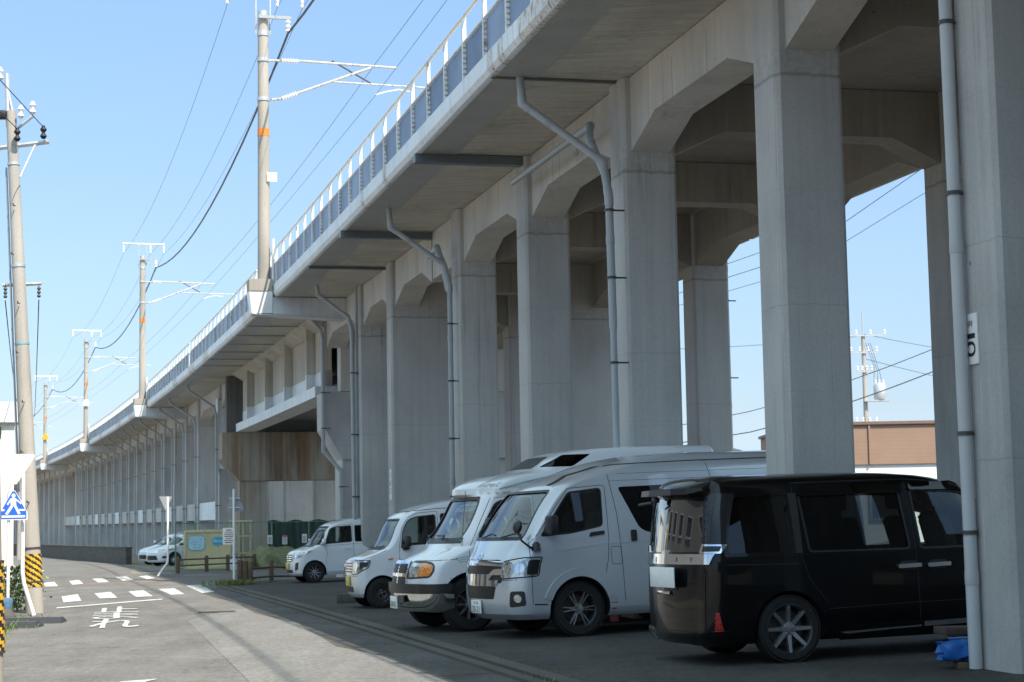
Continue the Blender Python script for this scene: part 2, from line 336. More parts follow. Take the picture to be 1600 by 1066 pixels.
def fascia(par, s0, s1, gaps=()):
    m = MB(); s = s0
    while s < s1-.05:      # separate cover sheets with thin gaps; some with rust runs
        L = fr.choice([.22, .28, .35, 1.3, 1.9, 2.2, .3]) if s < 45 else fr.choice([2, 3, .5, 2.5]); e = min(s+L, s1)
        if not any(a < s < b for a, b in gaps):
            m.sweep([(.0, 8.11), (.07, ZS-.02), (.13, ZS-.02), (.13, 8.36), (0, 8.36)], s, e-.022, m=1 if fr.random() < (.45 if L < .5 else .12) else 0)
        s = e
    f = m.build('fascia', [M['fascia'], M['fasciarust']], par, True)
    g = [s0] + [x for q in gaps if s0 < q[0] < s1 for x in q] + [s1]
    for a, b in zip(g[::2], g[1::2]): MB().sweep([(.02, 8.12), (.08, ZS-.005), (.125, ZS-.005), (.125, 8.34), (.02, 8.34)], a, b).build('fascia_backing', M['rustback'], f, True)
def railing(par, s0, s1, gaps=(), pitch=1.42):
    ok = lambda s: not any(a <= s <= b for a, b in gaps)
    segs = []; a = s0
    for g0, g1 in sorted(gaps) + [(s1, s1)]:
        if g0 > a: segs.append((a, min(g0, s1)))
        a = max(a, g1)
    m = MB()
    for a, b in segs:
        n = max(2, int((b-a)/2)+1); m.tube([E(a+(b-a)*i/(n-1), .06, 9.41) for i in range(n)], .03, 8)
    r = m.build('railing', M['white_rail'], par, True)
    m = MB()
    for a, b in segs:
        n = max(2, int((b-a)/2)+1); m.tube([E(a+(b-a)*i/(n-1), .06, 8.99) for i in range(n)], .026, 6)
    m.build('middle_rail', M['white_rail'], r, True)
    L = []; s = s0+.2
    while s < s1:
        if ok(s): L.append(s)
        s += pitch
    def post(mb, s):
        mb.box((0, 0, 8.86), (.06, .075, 1.1), 0, Matrix.Translation(E(s, .06, 0)) @ Matrix.Rotation(math.atan2(frame(s)[1].y, frame(s)[1].x)-math.pi/2, 4, 'Z'))
        for k in range(7): mb.box((.0, -.055, 8.42+k*.085), (.07, .035, .05), 0, Matrix.Translation(E(s, .06, 0)) @ Matrix.Rotation(math.atan2(frame(s)[1].y, frame(s)[1].x)-math.pi/2, 4, 'Z'))
    def sheet(mb, s): mb.obox(s+.05, s+pitch-.04, .075, .085, 8.37, 8.965)
    near = [s for s in L if s > 14][:75]
    for s in near:
        mb = MB(); post(mb, s); mb.build('post', M['white_rail'], r, True)
        if ok(s+pitch): mb = MB(); sheet(mb, s); mb.build('mesh_sheet', M['bluepanel'], r, True)
    rest = [s for s in L if s not in near]
    if rest:
        a = MB(); b = MB()
        for s in rest:
            post(a, s)
            if ok(s+pitch): sheet(b, s)
        tag(a.build('post', M['white_rail'], r, True), kind='stuff'); tag(b.build('mesh_sheet', M['bluepanel'], r, True), kind='stuff')
def pipe(par, s, pts, r=.055, mat='pvc', clamps=(), ucl=None):
    P = [E(s + (p[2] if len(p) > 2 else 0), p[0], p[1]) for p in pts]
    m = MB().tube(P, r, 10)
    for i in range(1, len(P)-1): m.tube([P[i] - (P[i]-P[i-1]).normalized()*.13, P[i], P[i] + (P[i+1]-P[i]).normalized()*.13], r*1.13, 10)
    for a, b in zip(P, P[1:]):      # socket joints
        L = (b-a).length; d = (b-a).normalized()
        if L > 1.2:
            for q in [L*.33] if L < 3 else [1.1+3.0*k for k in range(int((L-1.2)/3)+1)]: m.tube([a+d*(q-.06), a+d*(q+.05), a+d*(q+.06)], [r*1.09, r*1.09, r*1.02], 12)
    o = m.build('downpipe', M[mat], par, True)
    for z in clamps:
        u = None
        for a, b in zip(pts, pts[1:]):
            if min(a[1], b[1]) <= z <= max(a[1], b[1]): u = a[0] + (b[0]-a[0])*(z-a[1])/((b[1]-a[1]) or 1); ds = a[2] if len(a) > 2 else 0
        if u is not None:
            q = E(s+ds, u, z); k = MB().tube([q - Vector((0, 0, .018)), q + Vector((0, 0, .018))], r*1.22, 12); k.obox(s+ds-.012, s+ds+.012, u+r, u+r+.17, z-.012, z+.012)
            k.build('clamp', M['clamp'], o, True)
    return o
PS = [53.1, 102.3, 148.0, 193.0, 238.0]       # catenary pole stations
GAP = []          # the poles stand outside the railing, so it runs on unbroken
v1 = thing('railway_viaduct', 'nearest run of the concrete railway viaduct, square columns standing among the parked vans', 'viaduct', E(26, 5, 0))
deck(v1, -30, 40.9); deck(v1, 41.0, 57.15)
fascia(v1, -30, 57.15, GAP); railing(v1, -30, 57.0, GAP)
rows = [(-19, -18.3), (-13.2, -12.5), (-7.4, -6.7), (-1.5, -.8), (4.4, 5.1), (9.9, 10.6), (15.6, 16.25), (20.5, 21.25), (26.4, 27.1), (32.2, 32.9), (37.75, 38.45)]
for i, (a, b) in enumerate(rows):
    column(v1, a, b, 2.0, 2.82); column(v1, a, b, 7.2, 8.02); cross_beam(v1, a+.08, b-.08, 2.83, 7.19)
    e = rows[i+1][0]-.002 if i+1 < len(rows) else 40.88
    if e-b > .4: long_beam(v1, b+.002, e, 2.12, 2.72); long_beam(v1, b+.002, e, 7.3, 7.9)
for a, b in ((45.4, 46.05), (50.0, 50.7)):
    column(v1, a, b, 2.0, 3.75); column(v1, a, b, 6.25, 8.02); cross_beam(v1, a+.08, b-.08, 3.76, 6.24)
for a, b in ((41.02, 45.398), (46.052, 49.998), (50.702, 56.45)): long_beam(v1, a, b, 2.12, 2.72); long_beam(v1, a, b, 7.3, 7.9)
MB().obox(33.0, 33.06, 2.85, 3.6, -.3, 7.2).build('partition_wall', M['darkc'], v1, True) if 0 else None
# drain troughs and joints across the soffit
MB().obox(26.66, 26.74, .08, 2.0, ZS-.035, ZS-.013).build('joint_strip', M['darkc'], v1, True)
MB().obox(32.3, 32.5, .02, 2.1, ZS-.17, ZS-.014).build('gutter', M['steeld'], v1, True)
MB().obox(40.86, 41.06, .02, 2.1, ZS-.17, ZS-.014).build('gutter', M['steeld'], v1, True)
MB().obox(46.5, 46.6, .1, 2.1, ZS-.08, ZS-.014).build('gutter', M['steeld'], v1, True)
# downpipes: (u, z[, ds])
pipe(v1, 26.35, [(.5, 8.02, .3), (.52, 7.6, .25), (1.66, 6.72), (1.74, 6.2), (1.76, 4.25)], .06, clamps=(6.0, 5.0))
pipe(v1, 26.35, [(1.76, 4.25), (1.78, .2)], .05, clamps=(3.75, 2.5, 1.2))
pipe(v1, 26.35, [(1.75, 7.5, 5.75), (1.75, 7.46, .9), (1.62, 7.2, .55), (1.72, 6.55, .1)], .058)
pipe(v1, 37.9, [(.56, 8.02), (.6, 7.6), (1.72, 6.85), (1.84, 6.4), (1.84, .15)], .056, clamps=(5.6, 4.4, 3.2, 2.0))
pipe(v1, 37.9, [(1.66, 7.2, 1.2), (1.64, 7.25, .3), (1.72, 6.9, .12), (1.83, 6.3, .1)], .06)
pipe(v1, 50.2, [(.86, 8.02), (.9, 7.75), (1.72, 7.15), (1.82, 6.8), (1.86, .1)], .056, clamps=(5.6, 3.9, 2.2, 1.3))
pipe(v1, 50.3, [(1.98, 8.0), (1.97, .1)], .05, clamps=(5.6, 3.9, 2.2))
pipe(v1, 16.2, [(1.9, 8.0), (1.93, .1)], .061, 'pvcl', clamps=(6.0, 4.4, 2.2, 1.31))
for z in (7.7, 5.4, 2.9): pass
pipe(v1, 38.2, [(8.12, 8.0), (8.12, .1)], .06, 'pvcl', clamps=(6.2, 4.5, 2.9))
MB().obox(29.2, 29.35, 2.105, 2.12, 7.42, 7.62).build('inspection_plate', M['galv'], v1, True)
# T pier closing the near run, carrying the bridge
def tpier(par, s0, s1, ul, us0, us1, ztop, zb, mat, ur=8.6):
    m = MB(); P = [(ul, ztop), (ul, zb+.95), (us0, zb), (ur, zb), (ur, ztop)]
    m.hexa([E(s0, u, z) for u, z in P], [E(s1, u, z) for u, z in P]); m.build('pier_cap', M[mat], par, True)
    for a, b in ((us0, us1), (ur-1.6, ur-.2)): MB().hexa([E(s, u, -.9) for s, u in ((s0+.1, a), (s0+.1, b), (s1-.1, b), (s1-.1, a))], [E(s, u, zb-.003) for s, u in ((s0+.1, a), (s0+.1, b), (s1-.1, b), (s1-.1, a))]).build('column', M[mat], par, True)
tpier(v1, 56.5, 58.1, 2.05, 2.6, 4.1, 5.55, 3.45, 'col')
MB().obox(56.46, 57.1, 2.55, 8.0, 5.56, 8.0).build('end_wall', M['beam'], v1, True)
pipe(v1, 56.3, [(1.4, 8.0), (1.9, 7.45), (1.96, 7.2), (1.96, 3.7), (2.5, 3.1), (2.52, .1)], .06, clamps=(5.5, 4.4, 2.6))
# ---- girder bridge over the side street
br = thing('girder_bridge', 'deep-girder railway bridge span over the side street, lower web toned as if lit and pale flange below streaked concrete facing', 'bridge', E(68, 5, 5.6))
deck(br, 57.2, 79.9); fascia(br, 57.2, 79.9, GAP); railing(br, 57.25, 79.8, GAP)
for k, (uw, far) in enumerate(((2.3, 0), (7.7, 1))):
    MB().sweep([(uw, 5.76), (uw+.25, 5.76), (uw+.25, ZS-.01), (uw, ZS-.01)], 58.2, 79.6).build('girder_web', M['girder'], br, True)
    MB().sweep([(uw-.012, 5.78), (uw+.26, 5.78), (uw+.26, 6.36), (uw-.012, 6.36)], 58.2, 79.6).build('web_light_band', M['wsteel'], br, True)  # pale band for the light along the lower web, put into the colour
    MB().sweep([(uw-.3, 5.50), (uw+.55, 5.50), (uw+.55, 5.84), (uw-.3, 5.84)], 58.15, 79.65).build('lower_flange', M['wsteel'], br, True)
    for s in (60.0, 65.2, 70.4, 76.0):
        MB().obox(s, s+.16, uw-.29, uw-.013, 6.36, ZS-.02).build('stiffener', M['girder'], br, True)
        MB().obox(s-.01, s+.17, uw-.3, uw-.013, 5.845, 6.355).build('stiffener_light_band', M['wsteel'], br, True)  # same painted light on the lower ends of the stiffeners
MB().sweep([(2.85, 6.0), (7.4, 6.0), (7.4, 6.3), (2.85, 6.3)], 58.3, 79.5).build('bottom_plate', M['steeld'], br, True)
for s in (60.5, 63.5, 66.5, 69.5, 72.5, 75.5): MB().obox(s, s+.07, .1, 2.0, ZS-.05, ZS-.013).build('soffit_rib', M['edge'], br, True)
m = MB().sweep([(1.8, ZS-.014), (2.28, 7.72), (2.28, ZS-.014)], 58.2, 79.6); m.build('haunch', M['girder'], br, True)
# ---- far run
v2 = thing('railway_viaduct', 'distant run of the railway viaduct beyond the side street, a rank of close concrete columns', 'viaduct', E(140, 5, 0))
tpier(v2, 80.0, 81.6, 1.45, 2.2, 3.4, 5.5, 3.4, 'pier')
MB().obox(80.9, 81.5, 1.75, 8.0, 5.51, 8.0).build('end_wall', M['darkc'], v2, True)
deck(v2, 80.0, 300); fascia(v2, 80.0, 300, GAP); railing(v2, 80.1, 290, GAP)
cols2 = [86.0] + [95.0+5.9*k for k in range(34)]; prev = 81.6
for k, s in enumerate(cols2):
    if s in (cols2[17],): continue
    w = 1.75 if s < 215 else 1.5
    column(v2, s, s+.7, 2.0, 2.0+w); column(v2, s, s+.7, 6.5, 8.02); cross_beam(v2, s+.08, s+.62, 2.01+w, 6.49)
    if prev and s-prev > 1: long_beam(v2, prev+.002, s-.002, 2.12, 2.72); long_beam(v2, prev+.002, s-.002, 7.3, 7.9)
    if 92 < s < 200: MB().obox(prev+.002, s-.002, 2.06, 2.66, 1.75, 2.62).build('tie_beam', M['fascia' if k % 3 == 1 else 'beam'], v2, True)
    prev = s+.7
    if k % 1 == 0 and k < 16: pipe(v2, s-.12, [(.5, 8.0), (.6, 7.75), (1.75, 7.0), (1.86, 6.6), (1.86, .2)], .06, clamps=(5.0, 2.4))
MB().obox(85.93, 85.99, 1.95, 2.5, 4.1, 7.3).build('pale_plate', M['wsteel'], v2, True)  # pale plates over two faces of this column
MB().obox(85.9, 86.75, 1.93, 1.99, 4.0, 7.4).build('pale_plate', M['wsteel'], v2, True)
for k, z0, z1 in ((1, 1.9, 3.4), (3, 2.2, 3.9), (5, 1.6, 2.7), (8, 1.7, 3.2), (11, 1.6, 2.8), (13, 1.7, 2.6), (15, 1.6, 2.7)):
    s = cols2[k]; MB().obox(s+.05, s+.6, 1.965, 1.998, z0, z1).build('light_patch', M['fascia'], v2, True)  # patches of light on the columns, put in as pale plates
# number board on the nearest column
ns = thing('number_board', 'white board with black numbering fixed to the nearest viaduct column behind the pale pipe', 'sign', E(16.05, 1.985, 2.8))
m = MB().obox(16.01, 16.24, 1.982, 1.997, 2.82, 3.28); m.build('board', M['white'], ns, True)
p, t, n = frame(15.9); m = MB()
lettering(m, '井', E(16.17, 1.98, 3.16), -t, (0, 0, 1), .09, .06); lettering(m, '1', E(16.21, 1.98, 3.10), Vector((0, 0, -1)), -t, .045, .16); lettering(m, '0', E(16.21, 1.98, 3.03), Vector((0, 0, -1)), -t, .14, .16)
m.build('lettering', M['ink'], ns, True)
ns = thing('number_board', 'small narrow white plate with dark marks on the wide pier behind the white kei vans', 'sign', E(45.7, 1.985, 2.2))
MB().obox(45.55, 45.72, 1.985, 1.998, 2.05, 2.8).build('board', M['white'], ns, True)
m = MB(); t = frame(45.6)[1]
for k in range(3): lettering(m, '北6口'[k], E(45.7, 1.983, 2.6-.2*k), -t, (0, 0, 1), .12, .13)
m.build('lettering', M['ink'], ns, True)
# ------------------------------------------------------------------ catenary poles with their steel sockets
def insul(m, p, d, r, L, n=5, mt=0):
    p = Vector(p); d = Vector(d).normalized(); R = d.to_track_quat('Z', 'Y').to_matrix().to_4x4(); prof = [(0, 0)]
    for k in range(n): prof += [(r*.5, L*k/n), (r, L*(k+.35)/n), (r*.95, L*(k+.5)/n), (r*.5, L*(k+.8)/n)]
    m.lathe(prof + [(r*.5, L), (0, L)], 12, mt, Matrix.Translation(p) @ R)
def catenary(s, lab, k):
    t = thing('catenary_pole', lab, 'catenary pole', E(s, -.23, 7.6), group='catenary poles along the viaduct edge')
    A = lambda ds, u, z: E(s+ds, u, z); UX = A(0, 1, 0)-A(0, 0, 0)
    MB().tube([A(0, -.23, 8.3), A(0, -.23, 16.3)], [.185, .15], 22).build('shaft', M['polec'], t, True)
    MB().tube([A(0, -.23, 12.76), A(0, -.23, 12.98)], [.173, .172], 22).build('orange_band', M['orange'], t, True)
    MB().tube([A(0, -.23, 15.75), A(0, -.23, 15.9)], .175, 20).build('collar', M['galv'], t, True); MB().tube([A(0, -.23, 16.2), A(0, -.23, 16.5)], .14, 16).build('cap', M['galv'], t, True)
    m = MB(); m.hexa([A(-.27, -.62, 7.54), A(-.27, -.03, 7.54), A(.27, -.03, 7.54), A(.27, -.62, 7.54)], [A(-.33, -.70, 8.17), A(-.33, -.03, 8.17), A(.33, -.03, 8.17), A(.33, -.70, 8.17)]); m.build('socket', M['white'], t, True)
    MB().obox(s-.35, s+.35, -.70, -.03, 8.175, 8.52).build('socket_collar', M['polec'], t, True)
    m = MB(); P = [(-.028, 8.10), (-.028, 7.53), (2.11, 7.40), (2.11, 8.01), (.0, 8.01), (-.0, 8.10)]
    m.hexa([E(s-.25, u, z-.005) for u, z in P], [E(s+.25, u, z-.005) for u, z in P]); m.build('support_beam', M['wsteel'], t, True)
    m = MB(); P = [(-.6, 7.515), (-.6, 7.54), (2.11, 7.40), (2.11, 7.375)]; m.hexa([E(s-.3, u, z-.006) for u, z in P], [E(s+.3, u, z-.006) for u, z in P]); m.build('beam_flange', M['wsteel'], t, True)
    MB().tube([A(-.3, .0, 8.45), A(-.3, .0, 9.7)], .04, 8).build('conduit', M['white_rail'], t, True)
    Rz = Matrix.Rotation(math.atan2(frame(s)[1].y, frame(s)[1].x)-math.pi/2, 4, 'Z')
    MB().box((.1, 0, 0), (.95, .09, .09), 0, Matrix.Translation(A(-.2, 0, 16.28)) @ Rz).build('feeder_arm', M['steel'], t, True)
    m = MB(); insul(m, A(-.2, .48, 15.83), (0, 0, 1), .085, .4, 3); m.build('insulator', M['porc'], t, True)
    for uu in (-.44, -.02): MB().tube([A(0, uu, 15.8), A(0, uu, 17.2)], .03, 6).build('upright', M['galv'], t, True)
    MB().tube([A(0, -1.3, 17.15), A(0, .96, 17.15)], .045, 6).build('crossarm', M['galv'], t, True)
    for uu in (-1.27, .2, .93): m = MB(); insul(m, A(0, uu, 16.65), (0, 0, 1), .055, .44, 3); m.build('insulator', M['porc'], t, True)
    MB().tube([A(0, -.1, 15.03), A(0, .9, 15.06), A(0, 3.75, 14.99)], .036, 8).build('top_tube', M['ruststeel'], t, True)
    m = MB(); insul(m, A(0, .3, 15.045), UX, .078, .5, 6); m.build('insulator', M['porc'], t, True)
    MB().tube([A(0, -.1, 13.85), A(0, .3, 13.9), A(0, 2.98, 14.96)], .04, 8).build('diagonal_tube', M['ruststeel'], t, True)
    m = MB(); insul(m, A(0, .3, 13.9), UX*2.68 + Vector((0, 0, 1.06)), .078, .5, 6); m.build('insulator', M['porc'], t, True)
    MB().tube([A(0, 1.75, 14.48), A(0, 4.9, 14.42)], .027, 8).build('steady_tube', M['ruststeel'], t, True)
    MB().tube([A(0, 1.8, 15.12), A(0, 2.95, 14.5)], .027, 8).build('stay', M['clamp'], t, True)
    MB().tube([A(0, 4.2, 14.5), A(0, 4.2, 14.28), A(0, 3.8, 14.33), A(0, 3.4, 14.24), A(0, 3.1, 14.14)], .026, 8).build('registration_arm', M['wsteel'], t, True)
    for z in (15.03, 13.86): MB().tube([A(0, -.23, z-.05), A(0, -.23, z+.05)], .185, 20).build('band_clamp', M['galv'], t, True)
    if k == 0: MB().obox(s-.21, s-.19, -.16, .13, 11.4, 11.66).build('plate', M['white'], t, True)
    if k == 2: MB().obox(s-.34, s-.2, -.42, -.05, 11.1, 11.6).build('box', M['white'], t, True)
    if k == 3: m = MB(); m.prism([(0, 0), (.8, 0), (.4, .8)], -.02, .02, 1, 0, Matrix.Translation(A(-.25, -.6, 10.6))); m.build('warning_plate', M['yellow'], t, True)
for k, s in enumerate(PS): catenary(s, ['tallest nearest concrete catenary pole with orange band and white plate beside the bridge span', 'second concrete catenary pole along the viaduct edge, orange band, top crossarm', 'third catenary pole along the viaduct edge with a small white box on its shaft', 'fourth catenary pole along the viaduct, with a small yellow warning plate', 'farthest catenary pole, barely visible at the end of the viaduct'][k], k)
def wire(name, lab, pts, r, mat='wire', grp=None, sag=0):
    P = []
    for a, b in zip(pts, pts[1:]):
        a = Vector(a); b = Vector(b); n = 14
        for i in range(n): k = i/n; P.append(a.lerp(b, k) - Vector((0, 0, 4*sag*k*(1-k))))
    P.append(Vector(pts[-1])); return tag(MB().tube(P, r, 5).build(name, M[mat]), lab, 'wire', grp)
ST = [4.0] + PS
wire('feeder_cable', 'thick dark feeder cable sagging from pole to pole on the road side of the viaduct', [E(s-.2, .48, 15.82) for s in ST], .034, sag=1.5)
wire('contact_wire', 'lower thin contact wire above the tracks on the viaduct', [E(s, 3.1, 14.13) for s in ST], .007, sag=.12)
wire('messenger_wire', 'upper thin messenger wire over the contact wire of the viaduct', [E(s, 3.1, 15.08) for s in ST], .008, sag=.35)
for u, lb in ((-1.27, 'outermost'), (.2, 'middle'), (.93, 'innermost')):
    wire('overhead_wire', '%s of the three faint wires strung along the tops of the catenary poles' % lb, [E(s, u, 16.64) for s in ST], .007, sag=1.0, grp='wires along the catenary pole tops')
# ------------------------------------------------------------------ ground, road, lot
def asphalt(name, base, dark=.75, patch=.5, warm=(1.04, 1, .95)):
    t = NT(name); v = t.co(rnd=False); b = tuple(base*w for w in warm)
    f1 = t.noise(v, 17, 6, .85); f2 = t.noise(v, .45, 6, .65); f3 = t.noise(v, 3.2, 5, .6)
    c = t.ramp(f2, [(.3, tuple(x*dark for x in b)), (.52, b), (.72, tuple(x*1.15 for x in b))])
    c = t.mix(c, t.ramp(f3, [(.3, (.82, .81, .8)), (.65, (1.04, 1.04, 1.04))]), patch, 'MULTIPLY')
    c = t.mix(c, t.ramp(f1, [(.36, (.45, .45, .45)), (.5, (1, 1, 1)), (.64, (1.6, 1.57, 1.52))]), .7, 'MULTIPLY')
    vo = t.n('ShaderNodeTexVoronoi', feature='DISTANCE_TO_EDGE'); vo.inputs['Scale'].default_value = .33
    wv = t.n('ShaderNodeVectorMath', operation='ADD'); nn = t.n('ShaderNodeTexNoise'); nn.inputs['Scale'].default_value = 1.3; t.l(v, nn.inputs['Vector']); t.l(v, wv.inputs[0]); t.l(nn.outputs['Color'], wv.inputs[1]); t.l(wv.outputs[0], vo.inputs['Vector'])
    c = t.mix(c, t.ramp(vo.outputs['Distance'], [(.0, (.45, .44, .42)), (.006, (1, 1, 1))]), .45, 'MULTIPLY')
    st = t.noise(v, 1.1, 4, .5); c = t.mix(c, t.ramp(st, [(.26, (.5, .49, .48)), (.36, (1, 1, 1))]), .7, 'MULTIPLY')      # oil and tyre stains
    lng = t.noise(t.co(rnd=False, scale=(1.6, .10, 1), rot=(0, 0, -.24)), 1.2, 4, .6); c = t.mix(c, t.ramp(lng, [(.35, (.84, .83, .82)), (.6, (1.04, 1.04, 1.03))]), .7, 'MULTIPLY')
    t.bump(f1, .6, .015); return t.fin(c, .88, 0, .25)
def worn_paint(name, col=(.62, .62, .60), under=(.2, .195, .185)):
    t = NT(name); v = t.co(rnd=False); f = t.noise(v, 5, 6, .75); g = t.noise(v, 40, 4, .7)
    k = t.n('ShaderNodeMath', operation='ADD'); k.operation = 'MULTIPLY_ADD'; t.l(f, k.inputs[0]); k.inputs[1].default_value = .6; g2 = t.n('ShaderNodeMath', operation='MULTIPLY', i_1=.4); t.l(g, g2.inputs[0]); t.l(g2.outputs[0], k.inputs[2])
    return t.fin(t.mix(under, col, t.ramp(k.outputs[0], [(.41, (0, 0, 0)), (.51, (1, 1, 1))])), .8, 0, .3)
M['road'] = asphalt('old_road_asphalt', .17, .8, .6)
M['roadl'] = asphalt('light_road_asphalt', .20, .85, .4, (1.02, 1, .96))
M['street'] = asphalt('side_street_asphalt', .15, .8, .5, (1.05, 1, .95))
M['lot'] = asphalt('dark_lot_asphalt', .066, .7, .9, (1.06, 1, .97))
M['earth'] = plain('grey_earth', (.22, .19, .15), .95, var=.25, scale=3, bump=.5)
M['kerb'] = concrete('kerb_concrete', (.10, .096, .082), streak=.1)
M['moss'] = plain('mossy_dirt', (.055, .055, .03), .95, var=.5, scale=12, bump=.5)
M['paintw'] = worn_paint('worn_road_paint')
M['paintw2'] = worn_paint('worn_faint_paint', (.6, .6, .58))
M['redpatch'] = asphalt('reddish_asphalt', .19, .85, .4, (1.3, .92, .8))
def sheet(name, poly, z, mat, kind='structure', sub=0):
    bm = bmesh.new(); bm.faces.new([bm.verts.new((x, y, 0)) for x, y in poly])
    for y in (16, 120): bmesh.ops.bisect_plane(bm, geom=bm.verts[:]+bm.edges[:]+bm.faces[:], plane_co=(0, y, 0), plane_no=(0, 1, 0))
    bm.verts.index_update(); m = MB(); m.add([(v.co.x, v.co.y, z + gz(v.co.y)) for v in bm.verts], [[v.index for v in f.verts] for f in bm.faces]); bm.free(); return tag(m.build(name, M[mat]), kind=kind)
sheet('ground', [(-900, -300), (900, -300), (900, 2500), (-900, 2500)], -.012, 'earth')
sheet('road', [(-7, -40), (18.0, -40), (3.2, 13), *[tuple(E(s, KERB, 0)[:2]) for s in range(14, 47, 4)], (-7.2, 46.8), (-5, 48.5), (-7.5, 66), (-14.5, 68), (-19.0, 89), (-34, 129), (-75, 200), (-95, 200), (-52, 129), (-34, 80), (-60, 72), (-60, 52), (-11.2, 40.5), (-9.15, 32), (-7.2, 22), (-5.6, 15), (-4.9, 10)], -.004, 'road')
sheet('road_patch', [(-5.42, 29.8), (-2.61, 17.6), (-1.2, 11.5), (2.3, 11.5), *[tuple(E(s, KERB-.04, 0)[:2]) for s in range(16, 37, 4)], (-5.0, 35.0), (-5.5, 32.5)], .0, 'roadl')
sheet('red_pavement_strip', [(-13.57, 51.70), (-10.50, 56.26), (-10.13, 57.62), (-10.73, 58.44), (-13.81, 52.89)], .0, 'redpatch')
sheet('dark_patch', [(-5.90, 33.44), (-5.26, 33.61), (-5.13, 33.02), (-5.79, 32.85)], .004, 'lot')  # small dark patch on the road
def usheet(name, s0, s1, us, mat, dz=0, ds=3, lot=False):
    m = MB(); n = int((s1-s0)/ds)+1; k = len(us); q = [(E(s0+(s1-s0)*i/n, u), u) for i in range(n+1) for u in us]; V = [(p.x, p.y, gz(p.y) + dz + (.02+.02*max(0, min(u, 9)-KERB) if lot else 0)) for p, u in q]
    m.add(V, [(i*k+j, i*k+j+1, (i+1)*k+j+1, (i+1)*k+j) for i in range(n) for j in range(k-1)]); return tag(m.build(name, M[mat]), kind='structure')
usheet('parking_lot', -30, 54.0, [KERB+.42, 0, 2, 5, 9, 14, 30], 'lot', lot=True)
usheet('side_street', 55.5, 76, [KERB-.6, 0, 2, 5, 9, 14, 60], 'street', .002)
usheet('verge', 54, 300, [KERB-.1, 0, 2, 5, 9, 14, 30], 'earth', -.002)
m = MB()
s = -20.0
while s < 50.2:
    m.sweep([(KERB, -.05), (KERB+.14, -.05), (KERB+.14, .035), (KERB, .035)], s, s+.594, ground=True); s += .6
m.sweep([(KERB+.24, -.05), (KERB+.44, -.05), (KERB+.44, .036), (KERB+.24, .036)], -20, 50.4, 1.5, ground=True); tag(m.build('kerb', M['kerb']), kind='structure')
m = MB().sweep([(KERB+.14, -.05), (KERB+.24, -.05), (KERB+.24, .005), (KERB+.14, .005)], -20, 50.4, 1.5, ground=True); tag(m.build('gutter_dirt', M['moss']), kind='structure')
def uband(name, s0, s1, u0, u1, z, mat):
    m = MB(); n = int((s1-s0)/2); q = [E(s0+(s1-s0)*i/n, u) for i in range(n+1) for u in (u0 + .12*math.sin(i*1.3) + .05*math.sin(i*2.9), u1)]; m.add([(p.x, p.y, gz(p.y)+z) for p in q], [(2*i, 2*i+1, 2*i+3, 2*i+2) for i in range(n)]); return tag(m.build(name, M[mat]), kind='structure')
M['edgeroad'] = asphalt('shade_edge_asphalt', .105, .75, .7, (1.03, 1, .96))
uband('road_edge_shade', 8, 50, -2.55, KERB-.003, .003, 'edgeroad')  # kerb-side asphalt darkened up to the viaduct shadow line, shade in the colour
def quads(name, Q, mat, z=.004): 
    m = MB()
    for q in Q: m.add([(x, y, z+gz(y)) for x, y in q], [tuple(range(len(q)))])
    return tag(m.build(name, M[mat]), kind='structure')
quads('crosswalk', [[(-10.89, 43.24), (-10.88, 44.82), (-9.63, 40.00), (-9.86, 39.33)], [(-10.56, 45.20), (-10.39, 46.25), (-9.19, 41.63), (-9.55, 41.41)], [(-9.94, 46.25), (-9.72, 47.08), (-8.50, 42.27), (-8.83, 41.94)], [(-9.48, 47.81), (-9.14, 48.27), (-7.93, 43.21), (-8.21, 42.93)], [(-9.24, 50.47), (-8.93, 51.01), (-7.47, 44.72), (-7.63, 43.89)],
      [(-14.85, 56.75), (-14.71, 57.51), (-13.29, 52.39), (-13.61, 52.15)], [(-14.47, 58.42), (-14.39, 59.44), (-13.07, 54.53), (-13.20, 53.68)], [(-14.31, 60.90), (-14.17, 61.79), (-12.68, 56.24), (-12.85, 55.52)], [(-13.91, 62.64), (-13.72, 63.54), (-12.36, 58.31), (-12.43, 57.11)], [(-13.23, 63.20), (-13.13, 64.20), (-11.98, 59.94), (-12.00, 58.64)]], 'paintw', .005)
quads('stop_line', [[(-9.32, 36.64), (-7.95, 40.57), (-7.83, 39.95), (-9.20, 36.12)]], 'paintw', .005)
quads('white_line', [[(-9.25, 51.43), (-8.17, 51.83), (-8.17, 51.63), (-9.16, 51.17)], [(-11.76, 63.88), (-10.36, 63.32), (-10.35, 63.05), (-11.70, 63.47)], [(-3.89, 17.74), (-3.57, 18.04), (-3.64, 17.59), (-3.84, 17.38)], [(-14.34, 68.50), (-12.88, 67.20), (-12.78, 67.63), (-14.25, 69.23)]], 'paintw2', .005)
# the three stop characters, upright for a driver going away; far to near
m = MB(); BL, BR, TL, TR = [Vector((*p, .006+gz(p[1]))) for p in ((-6.66, 28.09), (-5.91, 28.20), (-8.52, 36.66), (-7.64, 36.54))]
for ch, a, b in (('止', .66, .99), ('ま', .36, .64), ('れ', .0, .34)):
    V, F, _ = text_mesh(ch); m.add([BL.lerp(TL, a+(b-a)*y).lerp(BR.lerp(TR, a+(b-a)*y), x) for x, y in V], F)
stop_m = m.build('stop_lettering', M['paintw'], fix=False); tag(stop_m, kind='structure')
for k, o in enumerate((.008,)):      # a second and third pass of paint fattens the strokes
    d = stop_m.copy(); C.objects.link(d); d.location = (o*2.5, 0, .0007*(k+1)) ; d.scale = (1, 1, 1)
